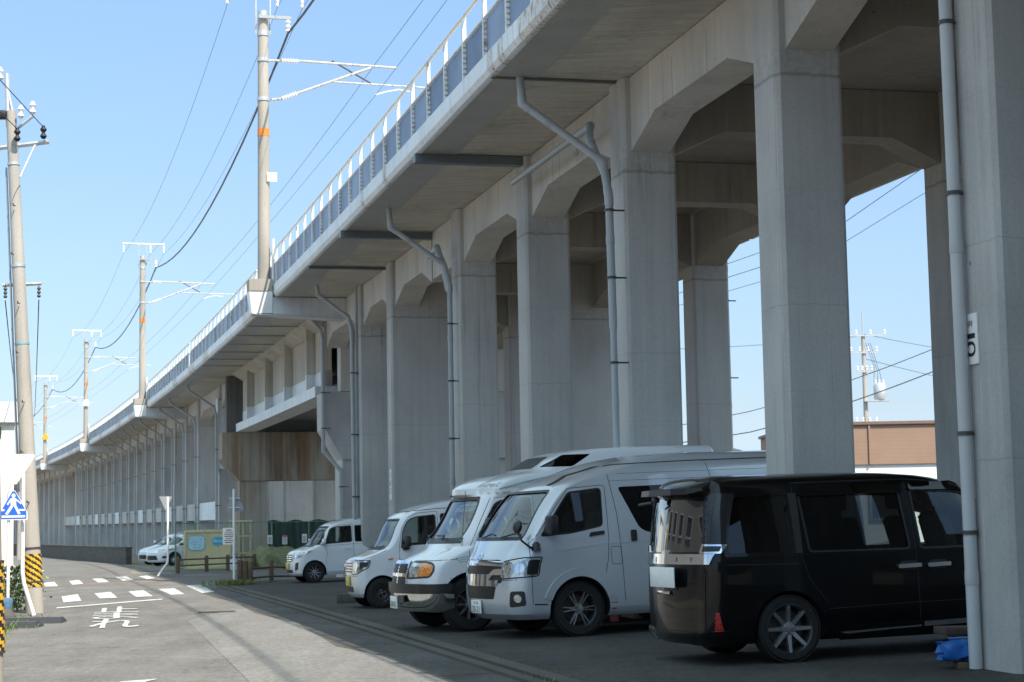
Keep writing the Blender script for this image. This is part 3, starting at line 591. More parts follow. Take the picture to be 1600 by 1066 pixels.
# ------------------------------------------------------------------ left side of the road
def stripes(m, base, r, z0, z1, ax=Vector((0, 0, 1)), n=3.2, seg=48, nz=26):   # yellow and black slanted wrap
    V = [base + ax*(z0+(z1-z0)*i/nz) + Vector((math.cos(2*math.pi*j/seg)*r, math.sin(2*math.pi*j/seg)*r, 0)) for i in range(nz+1) for j in range(seg)]
    for i in range(nz):
        for j in range(seg):
            f = (i*seg+j, i*seg+(j+1) % seg, (i+1)*seg+(j+1) % seg, (i+1)*seg+j)
            m.f.append(tuple(x+0 for x in f)); m.m.append(int((j*3/seg*2 + i/nz*n*1.7) % 1 > .5)); m.sm.append(True)
    m.v += V; return m
M['tie'] = plain('pale_blue_tie', (.2, .38, .45), .6)
pb = Vector((-9.13, 34.3, -.3)); pt = Vector((-9.68, 34.3, 9.6)); pax = (pt-pb)/(pt-pb).z
up = thing('utility_pole', 'leaning grey concrete utility pole with insulators and crossarms at the left roadside', 'utility pole', (pb.x, pb.y, 0))
at = lambda z: pb + pax*(z+.3)
MB().tube([pb, pt], [.172, .098], 22).build('shaft', M['poleg'], up, True)
stripes(MB(), pb + pax*.2,   .173, .5, 1.12, pax).build('striped_wrap', [M['yellow'], M['ink']], up, True, fix=False)
for z in (.49, 1.13): MB().tube([at(z-.015), at(z+.015)], .178, 22).build('band', M['clamp'], up, True)
for z in (6.55, 8.55): MB().tube([at(z-.025), at(z+.025)],    .172-.0075*z+.012, 18).build('band', M['galv'], up, True)
for k in range(7):
    z = 2.0+k*.95; a = at(z); sx = (-1)**k*.12
    MB().tube([a + Vector((sx*.3, -.16, 0)), a + Vector((sx*.3, -.3, -.01)), a + Vector((sx*.3+.0, -.31, .03))], .012, 6).build('step_bolt', M['clamp'], up, True)
MB().tube([at(9.3) + Vector((-.07, 0, 0)), Vector((-9.77, 34.3, 10.35))], .05, 8).build('top_bracket', M['galv'], up, True)
MB().tube([at(9.2) + Vector((.1, -.02, 0)), Vector((-9.74, 34.28, 10.0))], .025, 8).build('brace', M['galv'], up, True)
MB().tube([Vector((-10.05, 34.3, 8.86)), Vector((-8.93, 34.3, 8.98))], .045, 6).build('crossarm', M['galv'], up, True)
MB().tube([at(8.3) + Vector((.12, 0, 0)), Vector((-9.2, 34.28, 8.92))], .02, 6).build('brace', M['white'], up, True)
MB().tube([at(9.25) + Vector((.1, 0, 0)), Vector((-9.25, 34.3, 9.5))], .03, 6).build('side_arm', M['galv'], up, True)
for p, mt in (((-9.02, 34.2, 9.02), 'black'), ((-9.5, 34.1, 8.96), 'black'), ((-9.98, 34.2, 8.93), 'porc'), ((-9.26, 34.3, 9.53), 'porc'), ((-9.9, 34.3, 10.22), 'porc'), ((-9.45, 34.15, 9.42), 'porc')):
    m = MB(); insul(m, p, (0, 0, 1), .065, .26, 2); m.build('insulator', M[mt], up, True)
MB().box((-9.95, 34.25, 9.52), (.42, .2, .17), bev=.05).build('switch_box', M['black'], up, True)
MB().tube([(-9.85, 34.45, 6.2), (-9.1, 34.45, 6.22)], .035, 6).build('crossarm', M['ruststeel'], up, True)
for x in (-9.8, -9.15): m = MB(); insul(m, (x, 34.45, 5.95), (0, 0, 1), .04, .22, 3); m.build('insulator', M['clamp'], up, True)
MB().tube([at(8.5) + Vector((-.16, .05, 0)), at(5) + Vector((-.19, .05, 0)), at(2.2) + Vector((-.21, .05, 0))], .022, 6).build('cable_conduit', M['pvc'], up, True)
MB().tube([at(5.02), at(5.06)], .14, 20).build('blue_tie', M['tie'], up, True)
np_ = thing('utility_pole', 'weathered pole with yellow and black striped band cut off by the left picture edge', 'utility pole', (-4.74, 16.2, 0))
MB().tube([(-4.74, 16.2, -.2), (-4.93, 16.2, 8.5)], [.155, .11], 20).build('shaft', M['polec'], np_, True)
stripes(MB(), Vector((-4.74, 16.2, 0)), .162, .42, 1.2, Vector((-.0218, 0, 1)), 4.5).build('striped_wrap', [M['yellow'], M['ink']], np_, True, fix=False)
for z in (.41, 1.21): MB().tube([(-4.74-.0218*z, 16.2, z-.012), (-4.74-.0218*z, 16.2, z+.012)], .166, 20).build('band', M['clamp'], np_, True)
# crossing sign: blue pentagon
def plate(m, poly, c, ax, th=.006, mt=0, off=0):
    ax = Vector(ax).normalized(); nn = ax.cross(Vector((0, 0, 1))); c = Vector(c) + nn*off
    f = [c + ax*x + Vector((0, 0, z)) for x, z in poly]; m.hexa(f, [p - nn*th for p in f], mt); return m
cs = thing('crossing_sign', 'blue pentagon pedestrian crossing sign with white walking figure at the left roadside', 'road sign', (-9.3, 33.05, 0))
c0 = (-9.2, 33.0, 1.66); X1 = (1, 0.12, 0); pent = [(-.25, 0), (.25, 0), (.25, .14), (.025, .54), (-.025, .54), (-.25, .14)]
m = plate(MB(), pent, c0, X1, .012); m.build('plate', M['white'], cs, True)
plate(MB(), [(x*.93, .02+z*.94) for x, z in pent], c0, X1, .003, 0, .004).build('blue_field', M['signblue'], cs, True)
m = MB(); O = .008
for q in ([(-.21, .045), (.21, .045), (.21, .085), (-.21, .085)], [(-.22, .165), (-.16, .165), (-.16, .20), (-.22, .20)], [(.1, .165), (.21, .165), (.2, .2), (.1, .2)], [(-.05, .25), (.05, .25), (.045, .4), (-.05, .4)],
          [(.0, .27), (.05, .27), (.13, .11), (.085, .1)], [(-.05, .27), (.01, .27), (-.1, .1), (-.15, .11)], [(.03, .4), (.045, .36), (.13, .285), (.145, .31)], [(-.05, .4), (-.03, .37), (-.1, .27), (-.12, .29)],
          [(math.cos(a)*.036, .445+math.sin(a)*.04) for a in [k*math.pi/5 for k in range(10)]]): plate(m, q, c0, X1, .002, 0, O)
m.build('walking_figure', M['white'], cs, True)
MB().tube([(-9.3, 33.04, -.12), (-9.3, 33.04, 2.1)], .03, 10).build('post', M['white'], cs, True)
ss = thing('stop_sign', 'bare white back of a triangular sign on a bent white post by the left pole', 'road sign', (-9.05, 33.2, 0))
plate(MB(), [(-.40, 0.0), (-.37, .05), (.34, .05), (.36, .0), (.03, -.5), (-.03, -.5)], (-9.22, 33.15, 2.82), (1, .1, 0), .012).build('plate', M['white'], ss, True)
MB().tube([(-9.08, 33.2, 2.75), (-9.08, 33.2, .7), (-9.05, 33.2, .5), (-8.85, 33.15, -.09)], .038, 10).build('post', M['white'], ss, True)
# verge clutter
sheet('roadside_verge', [(-9.2, 32.5), (-7.25, 22), (-5.65, 15), (-5.0, 10), (-12, 10), (-14, 32), (-11.2, 40.6)], .0, 'earth')
def leafy(name, lab, cat, c, r, h, n, mats, size=.07, stems=8, seed=1, flowers=None):
    R = random.Random(seed); t = thing(name, lab, cat, c); m = MB()
    for i in range(n):
        a = R.uniform(0, 6.283); q = R.random()**.5; z = h*(R.random()**.8); k = r*q*(1-.55*abs(z/h-.45)); s = size*R.uniform(.5, 1.3)
        p = Vector((math.cos(a)*k*R.uniform(.8, 1.25), math.sin(a)*k, z)); A = Vector((R.uniform(-1, 1), R.uniform(-1, 1), R.uniform(-.5, .9))).normalized(); B = A.orthogonal().normalized()
        m.add([p, p+A*s*.5+B*s*.28, p+A*s, p+A*s*.5-B*s*.28], [(0, 1, 2, 3)], R.randrange(len(mats)))
    m.build('foliage', mats, t, fix=False); m = MB()
    for i in range(stems):
        a = R.uniform(0, 6.283); m.tube([(0, 0, 0), (math.cos(a)*r*.3, math.sin(a)*r*.3, h*.5), (math.cos(a)*r*.6, math.sin(a)*r*.6, h*.85)], .007, 5)
    m.build('stems', M['stem'], t)
    if flowers:
        m = MB()
        for i in range(flowers[1]):
            a = R.uniform(0, 6.283); k = r*R.random()**.5
            m.lathe([(0, .02), (.018, .01), (.02, 0), (0, -.01)], 6, 0, Matrix.Translation((math.cos(a)*k, math.sin(a)*k, h*R.uniform(.6, 1.05))))
        m.build('flowers', flowers[0], t)
    return t
M['stem'] = plain('green_stem', (.09, .11, .03), .7)
G1 = plain('leaf_green', (.07, .13, .025), .55, var=.35); G2 = plain('leaf_light_green', (.13, .19, .04), .55, var=.3); G3 = plain('dry_leaf', (.22, .19, .07), .7, var=.3)
leafy('flowering_shrub', 'small green shrub dotted with white flowers behind the blue planter at left', 'shrub', (-9.75, 35.3, -.1), .55, .85, 900, [G1, G2], .09, seed=4, flowers=(M['white'], 60))
pp = thing('plant_pot', 'round blue glazed pot at the foot of the left signs', 'planter', (-9.35, 32.6, -.083))
MB().lathe([(0, 0), (.16, 0), (.23, .12), (.26, .3), (.24, .34), (.2, .3), (0, .28)], 28).build('pot', plain('blue_glaze', (.10, .2, .34), .25, var=.2), pp)
MB().lathe([(0, .30), (.2, .295)], 20).build('soil', M['earth'], pp)
Rk = random.Random(5)
for k, (x, y, r) in enumerate([(-9.05, 31.5, .2), (-8.75, 31.0, .16), (-8.5, 29.3, .19), (-8.3, 28.4, .22), (-8.0, 27.5, .17), (-7.9, 26.4, .2)]):
    bm = bmesh.new(); bmesh.ops.create_icosphere(bm, subdivisions=3, radius=r)
    for v in bm.verts:
        q = v.co.normalized(); f = 1+.25*math.sin(q.x*3+k)+.15*math.cos(q.y*4+k*2); v.co = Vector((v.co.x*f*1.3, v.co.y*f, v.co.z*f*.6))
    me = bpy.data.meshes.new('edging_stone'); bm.to_mesh(me); bm.free(); me.materials.append(M['kerb'] if k % 2 else M['pstone'] if 'pstone' in M else M['kerb']); me.polygons.foreach_set('use_smooth', [True]*len(me.polygons))
    o = bpy.data.objects.new('edging_stone', me); C.objects.link(o); o.location = (x, y, r*.3+gz(y))
    tag(o, ['flat beige stone beside the blue pot', 'small grey stone next to the bent white post', 'rough stone behind the black ramp on the left verge', 'large grey edging stone on the left verge', 'small edging stone in the left verge weeds', 'nearest edging stone on the left verge'][k], 'stone', 'stones edging the left verge')
for k, (x, y, a, w) in enumerate([(-8.35, 30.3, .1, 1.5), (-8.3, 28.9, .05, 1.35)]):
    o = thing('rubber_ramp', ['grey rubber kerb ramp at the foot of the leaning pole, farther one', 'dark rubber kerb ramp on the left road edge, nearer one'][k], 'kerb ramp', (x, y, gz(y)), (0, 0, a), 'rubber ramps on the left road edge')
    m = MB().prism([(-.3, 0), (.3, 0), (.3, .02), (-.12, .10), (-.3, .10)], -w/2, w/2, 0); m.build('ramp', plain('ramp_rubber', (.07, .075, .09), .55), o)
    m = MB()
    for j in range(9): m.box((-w/2+.1+j*(w-.2)/8, .1, .062), (.03, .34, .02), M=None)
    m.build('ribs', M['black'], o)
def tuft_field(name, pts, h, n, mats, seed=2, spread=.15):
    R = random.Random(seed); m = MB()
    for x, y, z in pts:
        for i in range(n):
            a = R.uniform(0, 6.28); b = R.uniform(0, 6.28); p = Vector((x+R.gauss(0, spread), y+R.gauss(0, spread), z)); hh = h*R.uniform(.4, 1.2); d = Vector((math.cos(a), math.sin(a), 0)); q = Vector((-d.y, d.x, 0))*.006
            m.add([p-q, p+q, p+d*hh*.25+Vector((0, 0, hh*.7))+q*.7, p+d*hh*.6+Vector((0, 0, hh))], [(0, 1, 2), (0, 2, 3)], R.randrange(len(mats)))
    return tag(m.build(name, mats, fix=False), kind='stuff')
R2 = random.Random(9)
tuft_field('verge_grass', [(-8.6+i*.06+R2.gauss(0, .12), 31.8-i*.33, gz(31.8-i*.33)) for i in range(44)], .10, 15, [G1, G2, G2], 3)
tuft_field('kerb_weeds', [(p.x, p.y, gz(p.y)+.02) for p in [E(R2.uniform(14, 45), KERB+.44+abs(R2.gauss(0, .04)), 0) for i in range(16)] + [E(R2.uniform(15, 45), KERB+.17, 0) for i in range(26)]], .035, 7, [G1, G2, G3], 6, .05)
tuft_field('corner_weeds', [(-7.7+R2.gauss(0, .35), 49.4+R2.gauss(0, .5), -.15) for i in range(26)], .16, 22, [G1, G2, G3], 8, .12)
# ------------------------------------------------------------------ corner with the side street
wood = plain('weathered_brown_wood', (.12, .085, .055), .85, var=.35, scale=9, bump=.3); wood2 = plain('dark_brown_rail', (.075, .04, .03), .6, var=.2)
def wfence(lab, pts, rails, h=.62, r=.075):
    t = thing('wooden_fence', lab, 'fence', (*pts[0], 0))
    for x, y in pts:
        z = gnd(x, y); m = MB().tube([(x, y, z-.1), (x, y, z+h-.05), (x, y, z+h)], [r, r, r*.6], 12); m.build('post', wood, t, True)
    for a, b in zip(pts, pts[1:]):
        for z in rails: MB().tube([(*a, gnd(*a)+z), (*b, gnd(*b)+z)], .028, 8).build('rail', wood2, t, True)
wfence('low brown post and rail fence in front of the cream container', [(-12.48, 66.62), (-11.75, 68.50), (-11.15, 69.82), (-10.37, 71.44)], (.28, .5))
wfence('low brown post and rail fence at the lot corner beside the nearest white kei car', [(-7.4, 50.2), (-7.0, 51.6), (-6.2, 53.4)], (.14, .4), .6, .07)
gp = thing('wooden_post', 'stack of old sleepers standing as a corner post beside the white sign pole', 'post', (-7.51, 49.99, -0.17))
for k in range(3): MB().box((-.14+k*.14, .02*k, .33), (.13, .17, .72-.05*k), bev=.012).build('sleeper', wood, gp)
b1 = thing('crossing_sign', 'grey back of a pentagon crossing sign on a white pole at the fence corner', 'road sign', (-8.52, 54.50, -0.19))
plate(MB(), [(-.25, 0), (.25, 0), (.25, .12), (.02, .56), (-.02, .56), (-.25, .12)], (-8.49, 54.58, 1.91), (1, .3, 0), .014).build('plate', M['steel'], b1, True)
for z in (2.02, 2.3): MB().box((-8.5, 54.54, z), (.34, .03, .035)).build('bracket', M['galv'], b1, True)
MB().tube([(-8.52, 54.50, -0.19), (-8.52, 54.50, 2.58)], .035, 10).build('post', M['white'], b1, True)
nb = thing('notice_board', 'white notice with small red and green print hung on the corner sign pole', 'notice', (-8.68, 54.36, 1.05))
plate(MB(), [(-.16, 0), (.16, 0), (.16, .44), (-.16, .44)], (-7.68, 48.25, .98), (1, .15, 0), .008).build('board', M['white'], nb, True)
m = MB()
for k in range(7):
    w = [.1, .12, .08, .11, .12, .1, .07][k]; plate(m, [(-w, 0), (w, 0), (w, .022), (-w, .022)], (-7.68, 48.25, 1.02+k*.055), (1, .15, 0), .002, k % 3, .003)
m.build('print', [M['ink'], plain('red_ink', (.5, .05, .04), .5), plain('green_ink', (.05, .3, .1), .5)], nb, True)
b2 = thing('stop_sign', 'triangular sign seen almost edge-on on a bent white pole before the far white cars', 'road sign', (-12.28, 62.91, -0.23))
plate(MB(), [(-.36, 0.0), (-.34, .04), (.34, .04), (.36, .0), (.03, -.42), (-.03, -.42)], (-12.20, 62.83, 2.49), (.42, .9, 0), .014).build('plate', M['steel'], b2, True)
MB().tube([(-12.14, 62.91, 2.52), (-12.14, 62.91, .36), (-12.16, 62.91, .22), (-12.46, 62.76, -0.23)], .038, 10).build('post', M['white'], b2, True)
# container with speech bubbles
ct = thing('storage_container', 'cream metal container with two blue speech bubbles under the bridge', 'container', (-12.5, 73.1, gz(73)), (0, 0, .16)); ct.scale = (1.02, 1, 1.17)
cream = steel_paint('cream_container_paint', (.62, .57, .33), .05, .5)
m = MB().box((0, .5, .70), (1.78, 1.1, 1.2)); m.build('box', cream, ct)
for x in (-.88, .88): MB().box((x, -.07, .68), (.09, .07, 1.32), bev=.01).build('corner_post', cream, ct)
for z in (.06, 1.32): MB().box((0, -.07, z), (1.68, .06, .1), bev=.01).build('rail', cream, ct)
for x in (-.02, .1): MB().box((x, -.055, .68), (.03, .012, 1.15)).build('door_seam', cream, ct)
def rrect(w, h, r, n=6): return [(sx*(w/2-r)+r*math.cos(a), sy*(h/2-r)+r*math.sin(a)) for sx, sy, a0 in ((1, 1, 0), (-1, 1, 90), (-1, -1, 180), (1, -1, 270)) for a in [rad(a0+90*k/n) for k in range(n+1)]]
lb = plain('pale_blue_decal', (.45, .66, .72), .5); bb = plain('sky_blue_decal', (.06, .42, .66), .5)
m = MB().prism([(x-.42, z+.92) for x, z in rrect(.66, .52, .16)], -.075, -.055, 1); m.build('speech_bubble', bb, ct)
m = MB().prism([(x-.42, z+.92) for x, z in rrect(.61, .47, .14)], -.079, -.076, 1); m.build('speech_bubble', lb, ct)
m = MB().prism([(x+.42, z+.98) for x, z in rrect(.46, .28, .1)], -.075, -.055, 1); m.prism([(.35, .85), (.45, .85), (.38, .77)], -.074, -.056, 1); m.build('speech_bubble', bb, ct)
m = MB(); lettering(m, 'コレク', (-.66, -.082, .92), (1, 0, 0), (0, 0, 1), .46, .16); lettering(m, 'ココ', (-.58, -.082, .74), (1, 0, 0), (0, 0, 1), .3, .13); m.build('lettering', bb, ct)
m = MB(); lettering(m, 'Bloom', (.25, -.078, .93), (1, 0, 0), (0, 0, 1), .34, .11); m.build('lettering', M['white'], ct)
rk = thing('shelf_rack', 'cream slatted rack standing behind the container', 'rack', (-11.5, 75.3, gz(75))); rk.scale = (1.1, 1, 1.2)
for x in (-.38, -.15, .1, .38): MB().box((x, 0, .82), (.05, .05, 1.64)).build('leg', cream, rk)
for z in (.5, 1.1, 1.62): MB().box((0, .1, z), (.86, .4, .05)).build('shelf', cream, rk)
gf = thing('mesh_fence', 'green wire mesh fence running under the bridge behind the container', 'fence', (-13.4, 72.6, gz(72)))
gm = plain('green_fence_coat', (.13, .24, .16), .5); pts = [(-13.7, 72.6), (-13.2, 74.2), (-11.7, 75.0), (-10.2, 75.4), (-8.7, 75.8), (-6.8, 76.3)]
for x, y in pts: z = gnd(x, y); MB().tube([(x, y, z), (x, y, z+1.9)], .03, 8).build('post', gm, gf, True)
for a, b in zip(pts, pts[1:]):
    za = gnd(*a); zb = gnd(*b); m = MB(); A = Vector((*a, za)); B = Vector((*b, zb))
    for z in (.05, 1.88): m.tube([A+Vector((0, 0, z)), B+Vector((0, 0, z))], .018, 6)
    m.build('rail', gm, gf, True); m = MB(); L = (B-A).length; d = (B-A)/L; n = int(L/.13)
    for k in range(-12, n):
        for sgn in (1, -1):
            x0, x1 = k*.13, k*.13+1.5
            z0, z1 = (.06, 1.86) if sgn > 0 else (1.86, .06)
            if x0 < 0: z0 += (z1-z0)*(-x0)/1.5; x0 = 0
            if x1 > L: z1 = z0+(z1-z0)*(L-x0)/(x1-x0); x1 = L
            if x1-x0 > .03: m.tube([A+d*x0+Vector((0, 0, z0)), A+d*x1+Vector((0, 0, z1))], .0025, 3, caps=False)
    m.build('wire_mesh', gm, gf, True, fix=False)
def notice(lab, x, y, z, red):
    t = thing('notice_board', lab, 'notice', (x, y, z), group='small white notices on the green fence')
    plate(MB(), [(-.1, 0), (.1, 0), (.1, .36), (-.1, .36)], (x, y, z), (1, .2, 0), .006).build('board', M['white'], t, True); m = MB()
    for k in range(6): plate(m, [(-.07, 0), (.07, 0), (.07, .02), (-.07, .02)], (x, y, z+.04+k*.045), (1, .2, 0), .002, 0, .003)
    if red: plate(m, [(-.09, 0), (.09, 0), (.09, .05), (-.09, .05)], (x, y, z+.3), (1, .2, 0), .002, 1, .003)
    m.build('print', [M['wire'], plain('notice_red', (.5, .06, .04), .5)], t, True)
notice('small white notice on the fence post nearest the stained pier', -10.25, 75.2, .68, 0); notice('small white notice with a red heading on the green fence', -9.65, 75.35, .65, 1); notice('small white notice on the fence beside the nearest kei car roof', -8.85, 75.55, .70, 0)
ts = thing('tarpaulin_screen', 'dark green tarpaulin screen hung behind the fence under the bridge', 'tarpaulin', (-9.2, 76.3, gz(76))); m = MB()
n = 40; V = []
for i in range(n+1):
    x = -10.5+i*3.0/n
    for k in range(9): z = -.25+k*.235; V.append((x, 76.3+.05*math.sin(i*1.7+k*.4)+.03*math.sin(i*.6)+(x+10.5)*.1, z + (.04*math.sin(i*.5) if k == 8 else 0)))
m.add(V, [(i*9+k, (i+1)*9+k, (i+1)*9+k+1, i*9+k+1) for i in range(n) for k in range(8)], 0, True); m.build('sheet', plain('dark_green_tarp', (.008, .03, .025), .5), ts, True)
for x in (-10.5, -9.0, -7.5): MB().tube([(x, 76.4+(x+10.5)*.1, -.35), (x, 76.4+(x+10.5)*.1, 1.68)], .02, 8).build('pole', M['galv'], ts, True)
def lump(name, lab, cat, c, d, mat, seed, rough=.25):
    bm = bmesh.new(); bmesh.ops.create_icosphere(bm, subdivisions=4, radius=1); R = random.Random(seed); o_ = [R.uniform(0, 6) for _ in range(6)]
    for v in bm.verts:
        q = v.co.copy(); f = 1+rough*(math.sin(q.x*4+o_[0])*math.cos(q.y*5+o_[1])+.5*math.sin(q.z*9+o_[2]+q.x*7)+.3*math.sin(q.y*15+o_[3]+q.z*8)); v.co = Vector((q.x*f*d[0], q.y*f*d[1], max(-.0, q.z*f)*d[2]))
    me = bpy.data.meshes.new(name); bm.to_mesh(me); bm.free(); me.materials.append(mat); me.polygons.foreach_set('use_smooth', [True]*len(me.polygons)); o = bpy.data.objects.new(name, me); C.objects.link(o); o.location = c; return tag(o, lab, cat)
lump('tarpaulin_heap', 'yellowish green tarpaulin spread over a low heap behind the wooden fence', 'tarpaulin', (-9.7, 72.0, -.3), (1.0, .8, .95), plain('olive_tarp', (.19, .2, .1), .6, var=.25), 3, .16)
lump('rubbish_bag', 'pale bag lying by the corner post under the sign', 'bag', (-11.2, 71.6, -.28), (.22, .16, .45), plain('pale_plastic_bag', (.5, .52, .55), .4), 5, .12)
lump('rubbish_bag', 'dark bag lying at the right end of the container', 'bag', (-11.35, 72.4, -.28), (.25, .2, .3), plain('dark_plastic_bag', (.03, .03, .04), .35), 8, .12)
# block wall along the far road
bw = MB(); A = Vector((-19.3, 89.3, gz(89)-.1)); B = Vector((-34.2, 129.5, gz(129)-.1)); D = Vector((-58, 175, -.62))
t = NT('dark_stone_blocks'); br_n = t.n('ShaderNodeTexBrick'); br_n.inputs['Scale'].default_value = 2.2; br_n.inputs['Color1'].default_value = (.075, .07, .062, 1); br_n.inputs['Color2'].default_value = (.11, .1, .09, 1); br_n.inputs['Mortar'].default_value = (.04, .04, .036, 1)
t.l(t.co(rnd=False, rot=(rad(90), 0, 0)), br_n.inputs['Vector']); mb_ = t.fin(t.mix(br_n.outputs['Color'], t.ramp(t.noise(t.co(), 6, 5), [(.3, (.6, .6, .6)), (.7, (1.2, 1.2, 1.1))]), .8, 'MULTIPLY'), .9)
for a, b in ((A, B), (B, D)):
    q = (b-a).normalized().cross(Vector((0, 0, 1)))*.28; bw.hexa([a, b, b+q, a+q], [p+Vector((0, 0, .88)) for p in (a, b, b+q, a+q)])
    q2 = q*1.15; bw.hexa([p+Vector((0, 0, .883)) for p in (a-q*.07, b-q*.07, b+q2, a+q2)], [p+Vector((0, 0, .96)) for p in (a-q*.07, b-q*.07, b+q2, a+q2)])
tag(bw.build('stone_wall', mb_), 'low dark stone block wall curving along the far road below the viaduct', 'wall')
# bench plank with a blue bundle by the nearest column
zb = gnd(4.1, 16.5)
bd = thing('plank_bench', 'brown plank on concrete blocks partly hidden by the pale pipe', 'bench', (4.48, 17.0, zb))
MB().box((0, 0, .30), (1.1, .3, .07), M=Matrix.Rotation(.15, 4, 'Z'), bev=.008).build('plank', plain('brown_plank', (.07, .05, .04), .8, var=.3, scale=8), bd)
for x in (-.3, .35): MB().box((x, x*.15, .13), (.22, .26, .265), bev=.01).build('block', M['darkc'], bd)
tb = thing('tarpaulin_bundle', 'folded blue tarpaulin bundle lying on blocks by the nearest column', 'tarpaulin', (4.17, 16.4, zb+.055))
bm = bmesh.new(); V = []; n = 34
for i in range(n+1):
    x = -.36+.95*i/n
    for j in range(24):
        a = 2*math.pi*j/24; ca, sa = math.cos(a), math.sin(a); e = .5
        ry = .13*(1+.06*math.sin(i*.9+j)); rz = .085*(1+.05*math.sin(i*.55+j*1.3)); k = 1-.08*math.exp(-i*.8)
        V.append((x+.02*math.sin(j*2.1), (abs(ca)**e)*math.copysign(ry, ca)*k, .1+(abs(sa)**e)*math.copysign(rz, sa)*k+.012*math.sin(i*.7+j*.6)))
m = MB().add(V, [(i*24+j, i*24+(j+1) % 24, (i+1)*24+(j+1) % 24, (i+1)*24+j) for i in range(n) for j in range(24)], 0, True); 
m.add([V[j] for j in range(24)] + [(V[j][0]+.12, V[j][1]*.62, .1+(V[j][2]-.1)*.62) for j in range(24)], [(j, (j+1) % 24, 24+(j+1) % 24, 24+j) for j in range(24)] + [tuple(range(24, 48))], 0, True)
bt = plain('blue_tarp', (.012, .12, .42), .38, var=.15, scale=4); m.build('bundle', bt, tb)
m = MB().tube([(.0, -.145, .02), (-.02, -.12, .19), (-.12, .0, .215), (-.25, .1, .2)], .008, 5); m.build('fold', bt, tb)
for x in (-.12, .42): MB().box((x, 0, -.027), (.2, .2, .06), bev=.006).build('block', wood, tb)
# ------------------------------------------------------------------ buildings and poles behind
def siding(name, col, scale, dirz=True, dark=.72):
    t = NT(name); wv = t.n('ShaderNodeTexWave', wave_type='BANDS', bands_direction='Z' if dirz else 'X', wave_profile='SAW'); wv.inputs['Scale'].default_value = scale; t.l(t.co(rnd=False), wv.inputs['Vector'])
    c = t.mix(col, t.ramp(wv.outputs['Fac'], [(0, (dark,)*3), (.15, (1, 1, 1)), (.9, (.95,)*3)]), 1, 'MULTIPLY'); c = t.mix(c, t.ramp(t.noise(t.co(), 1.2, 5), [(.3, (.85,)*3), (.7, (1.05,)*3)]), .7, 'MULTIPLY'); t.bump(wv.outputs['Fac'], .4, .02); return t.fin(c, .6)
bldg = thing('corrugated_building', 'long brown corrugated building with a white base beyond the right-hand columns', 'building', (11, 55, 0))
bs = siding('brown_corrugation', (.36, .235, .17), 2.6)
MB().box((13.4, 58, 3.53), (9.6, 9, 1.18)).build('wall', bs, bldg, True); MB().box((13.4, 58.02, .9), (9.5, 8.9, 4.09)).build('base_wall', M['white'], bldg, True)
MB().box((13.4, 58, 4.17), (9.75, 9.15, .09)).build('roof_edge', plain('brown_trim', (.2, .13, .1), .5), bldg, True)
for x in (10.6, 13.0, 15.4, 17.8): MB().box((x, 53.47, 3.53), (.05, .05, 1.16)).build('cladding_joint', bs, bldg, True)
for x in (9.7, 16.2): MB().tube([(x, 53.4, 4.1), (x, 53.4, -.2)], .045, 8).build('rain_pipe', M['pvcl'], bldg, True)
for x in (11.2, 13.6, 16.9): f = MB().box((x, 53.53, 1.75), (1.3, .1, .9)).build('window_frame', M['galv'], bldg, True); MB().box((x, 53.49, 1.75), (1.18, .05, .78)).build('pane', plain('grey_pane', (.06, .065, .07), .08, 0, .8), f, True)
def house(lab, c, d, wall, roofm, rz=0, wins=True, eave=.35, ridge=.9):
    t = thing('house', lab, 'house', (c[0], c[1], gz(c[1])-.1), (0, 0, rz)); w, l, h = d; MB().box((0, 0, h/2), (w, l, h)).build('wall', wall, t)
    m = MB(); e = eave; m.prism([(-w/2-e, h-.02), (w/2+e, h-.02), (w/2+e, h+.1), (0, h+ridge+.1), (-w/2-e, h+.1)], -l/2-e, l/2+e, 1); m.build('roof', roofm, t)
    if wins:
        for sx in (1, -1):
            for k in range(max(1, int(l/3))):
                for z in ([1.4, 4.0] if h > 4.5 else [1.4]):
                    y = -l/2+1.5+k*3; f = MB().box((sx*(w/2+.03), y, z), (.1, 1.5, 1.1)).build('window_frame', M['galv'], t); MB().box((sx*(w/2+.065), y, z), (.05, 1.36, .96)).build('pane', M['pane'], f)
    return t
M['pane'] = plain('dark_pane', (.03, .035, .04), .05, 0, .8)
cw = plain('cream_render', (.72, .68, .6), .8, var=.06); gw = siding('grey_siding', (.2, .2, .205), 3.0); tile = plain('grey_roof_tile', (.16, .16, .17), .6, var=.2, scale=20)
hs = thing('house', 'cream house with a pale metal parapet behind the leaning pole', 'house', (-16.95, 61, -.4), (0, 0, .40))
MB().box((-2.7, 3.5, 2.7), (5.3, 7, 5.6)).build('wall', cw, hs); MB().box((-2.6, 3.5, 5.85), (5.7, 7.4, .70)).build('parapet', siding('pale_metal', (.62, .65, .7), 4, False), hs)
MB().box((-1.3, -.04, 5.15), (1.6, .08, .4)).build('vent', M['pane'], hs); MB().box((-1.6, -.03, 2.0), (1.6, .08, 1.5)).build('window', M['pane'], hs)
house('grey sided two-storey house added out of the frame to the left as a reflection for the black minivan', (-16.2, 29, 0), (6.5, 15, 6.2), gw, tile)  # invented house, there to be mirrored in the minivan
wh = thing('added_warehouse', 'dark grey warehouse put in unseen behind the camera to darken the black minivan side', 'added_warehouse', (12, -34, 0))  # added only to darken what the minivan side mirrors
MB().box((0, 0, 3.6), (44, 8, 7.2)).build('wall', siding('dark_grey_siding', (.12, .125, .13), 3.0, False), wh)
for x in (-15, -6, 3, 12): MB().box((x, 4.03, 1.9), (3.6, .08, 3.8)).build('shutter', siding('shutter_slats', (.2, .2, .2), 9), wh)
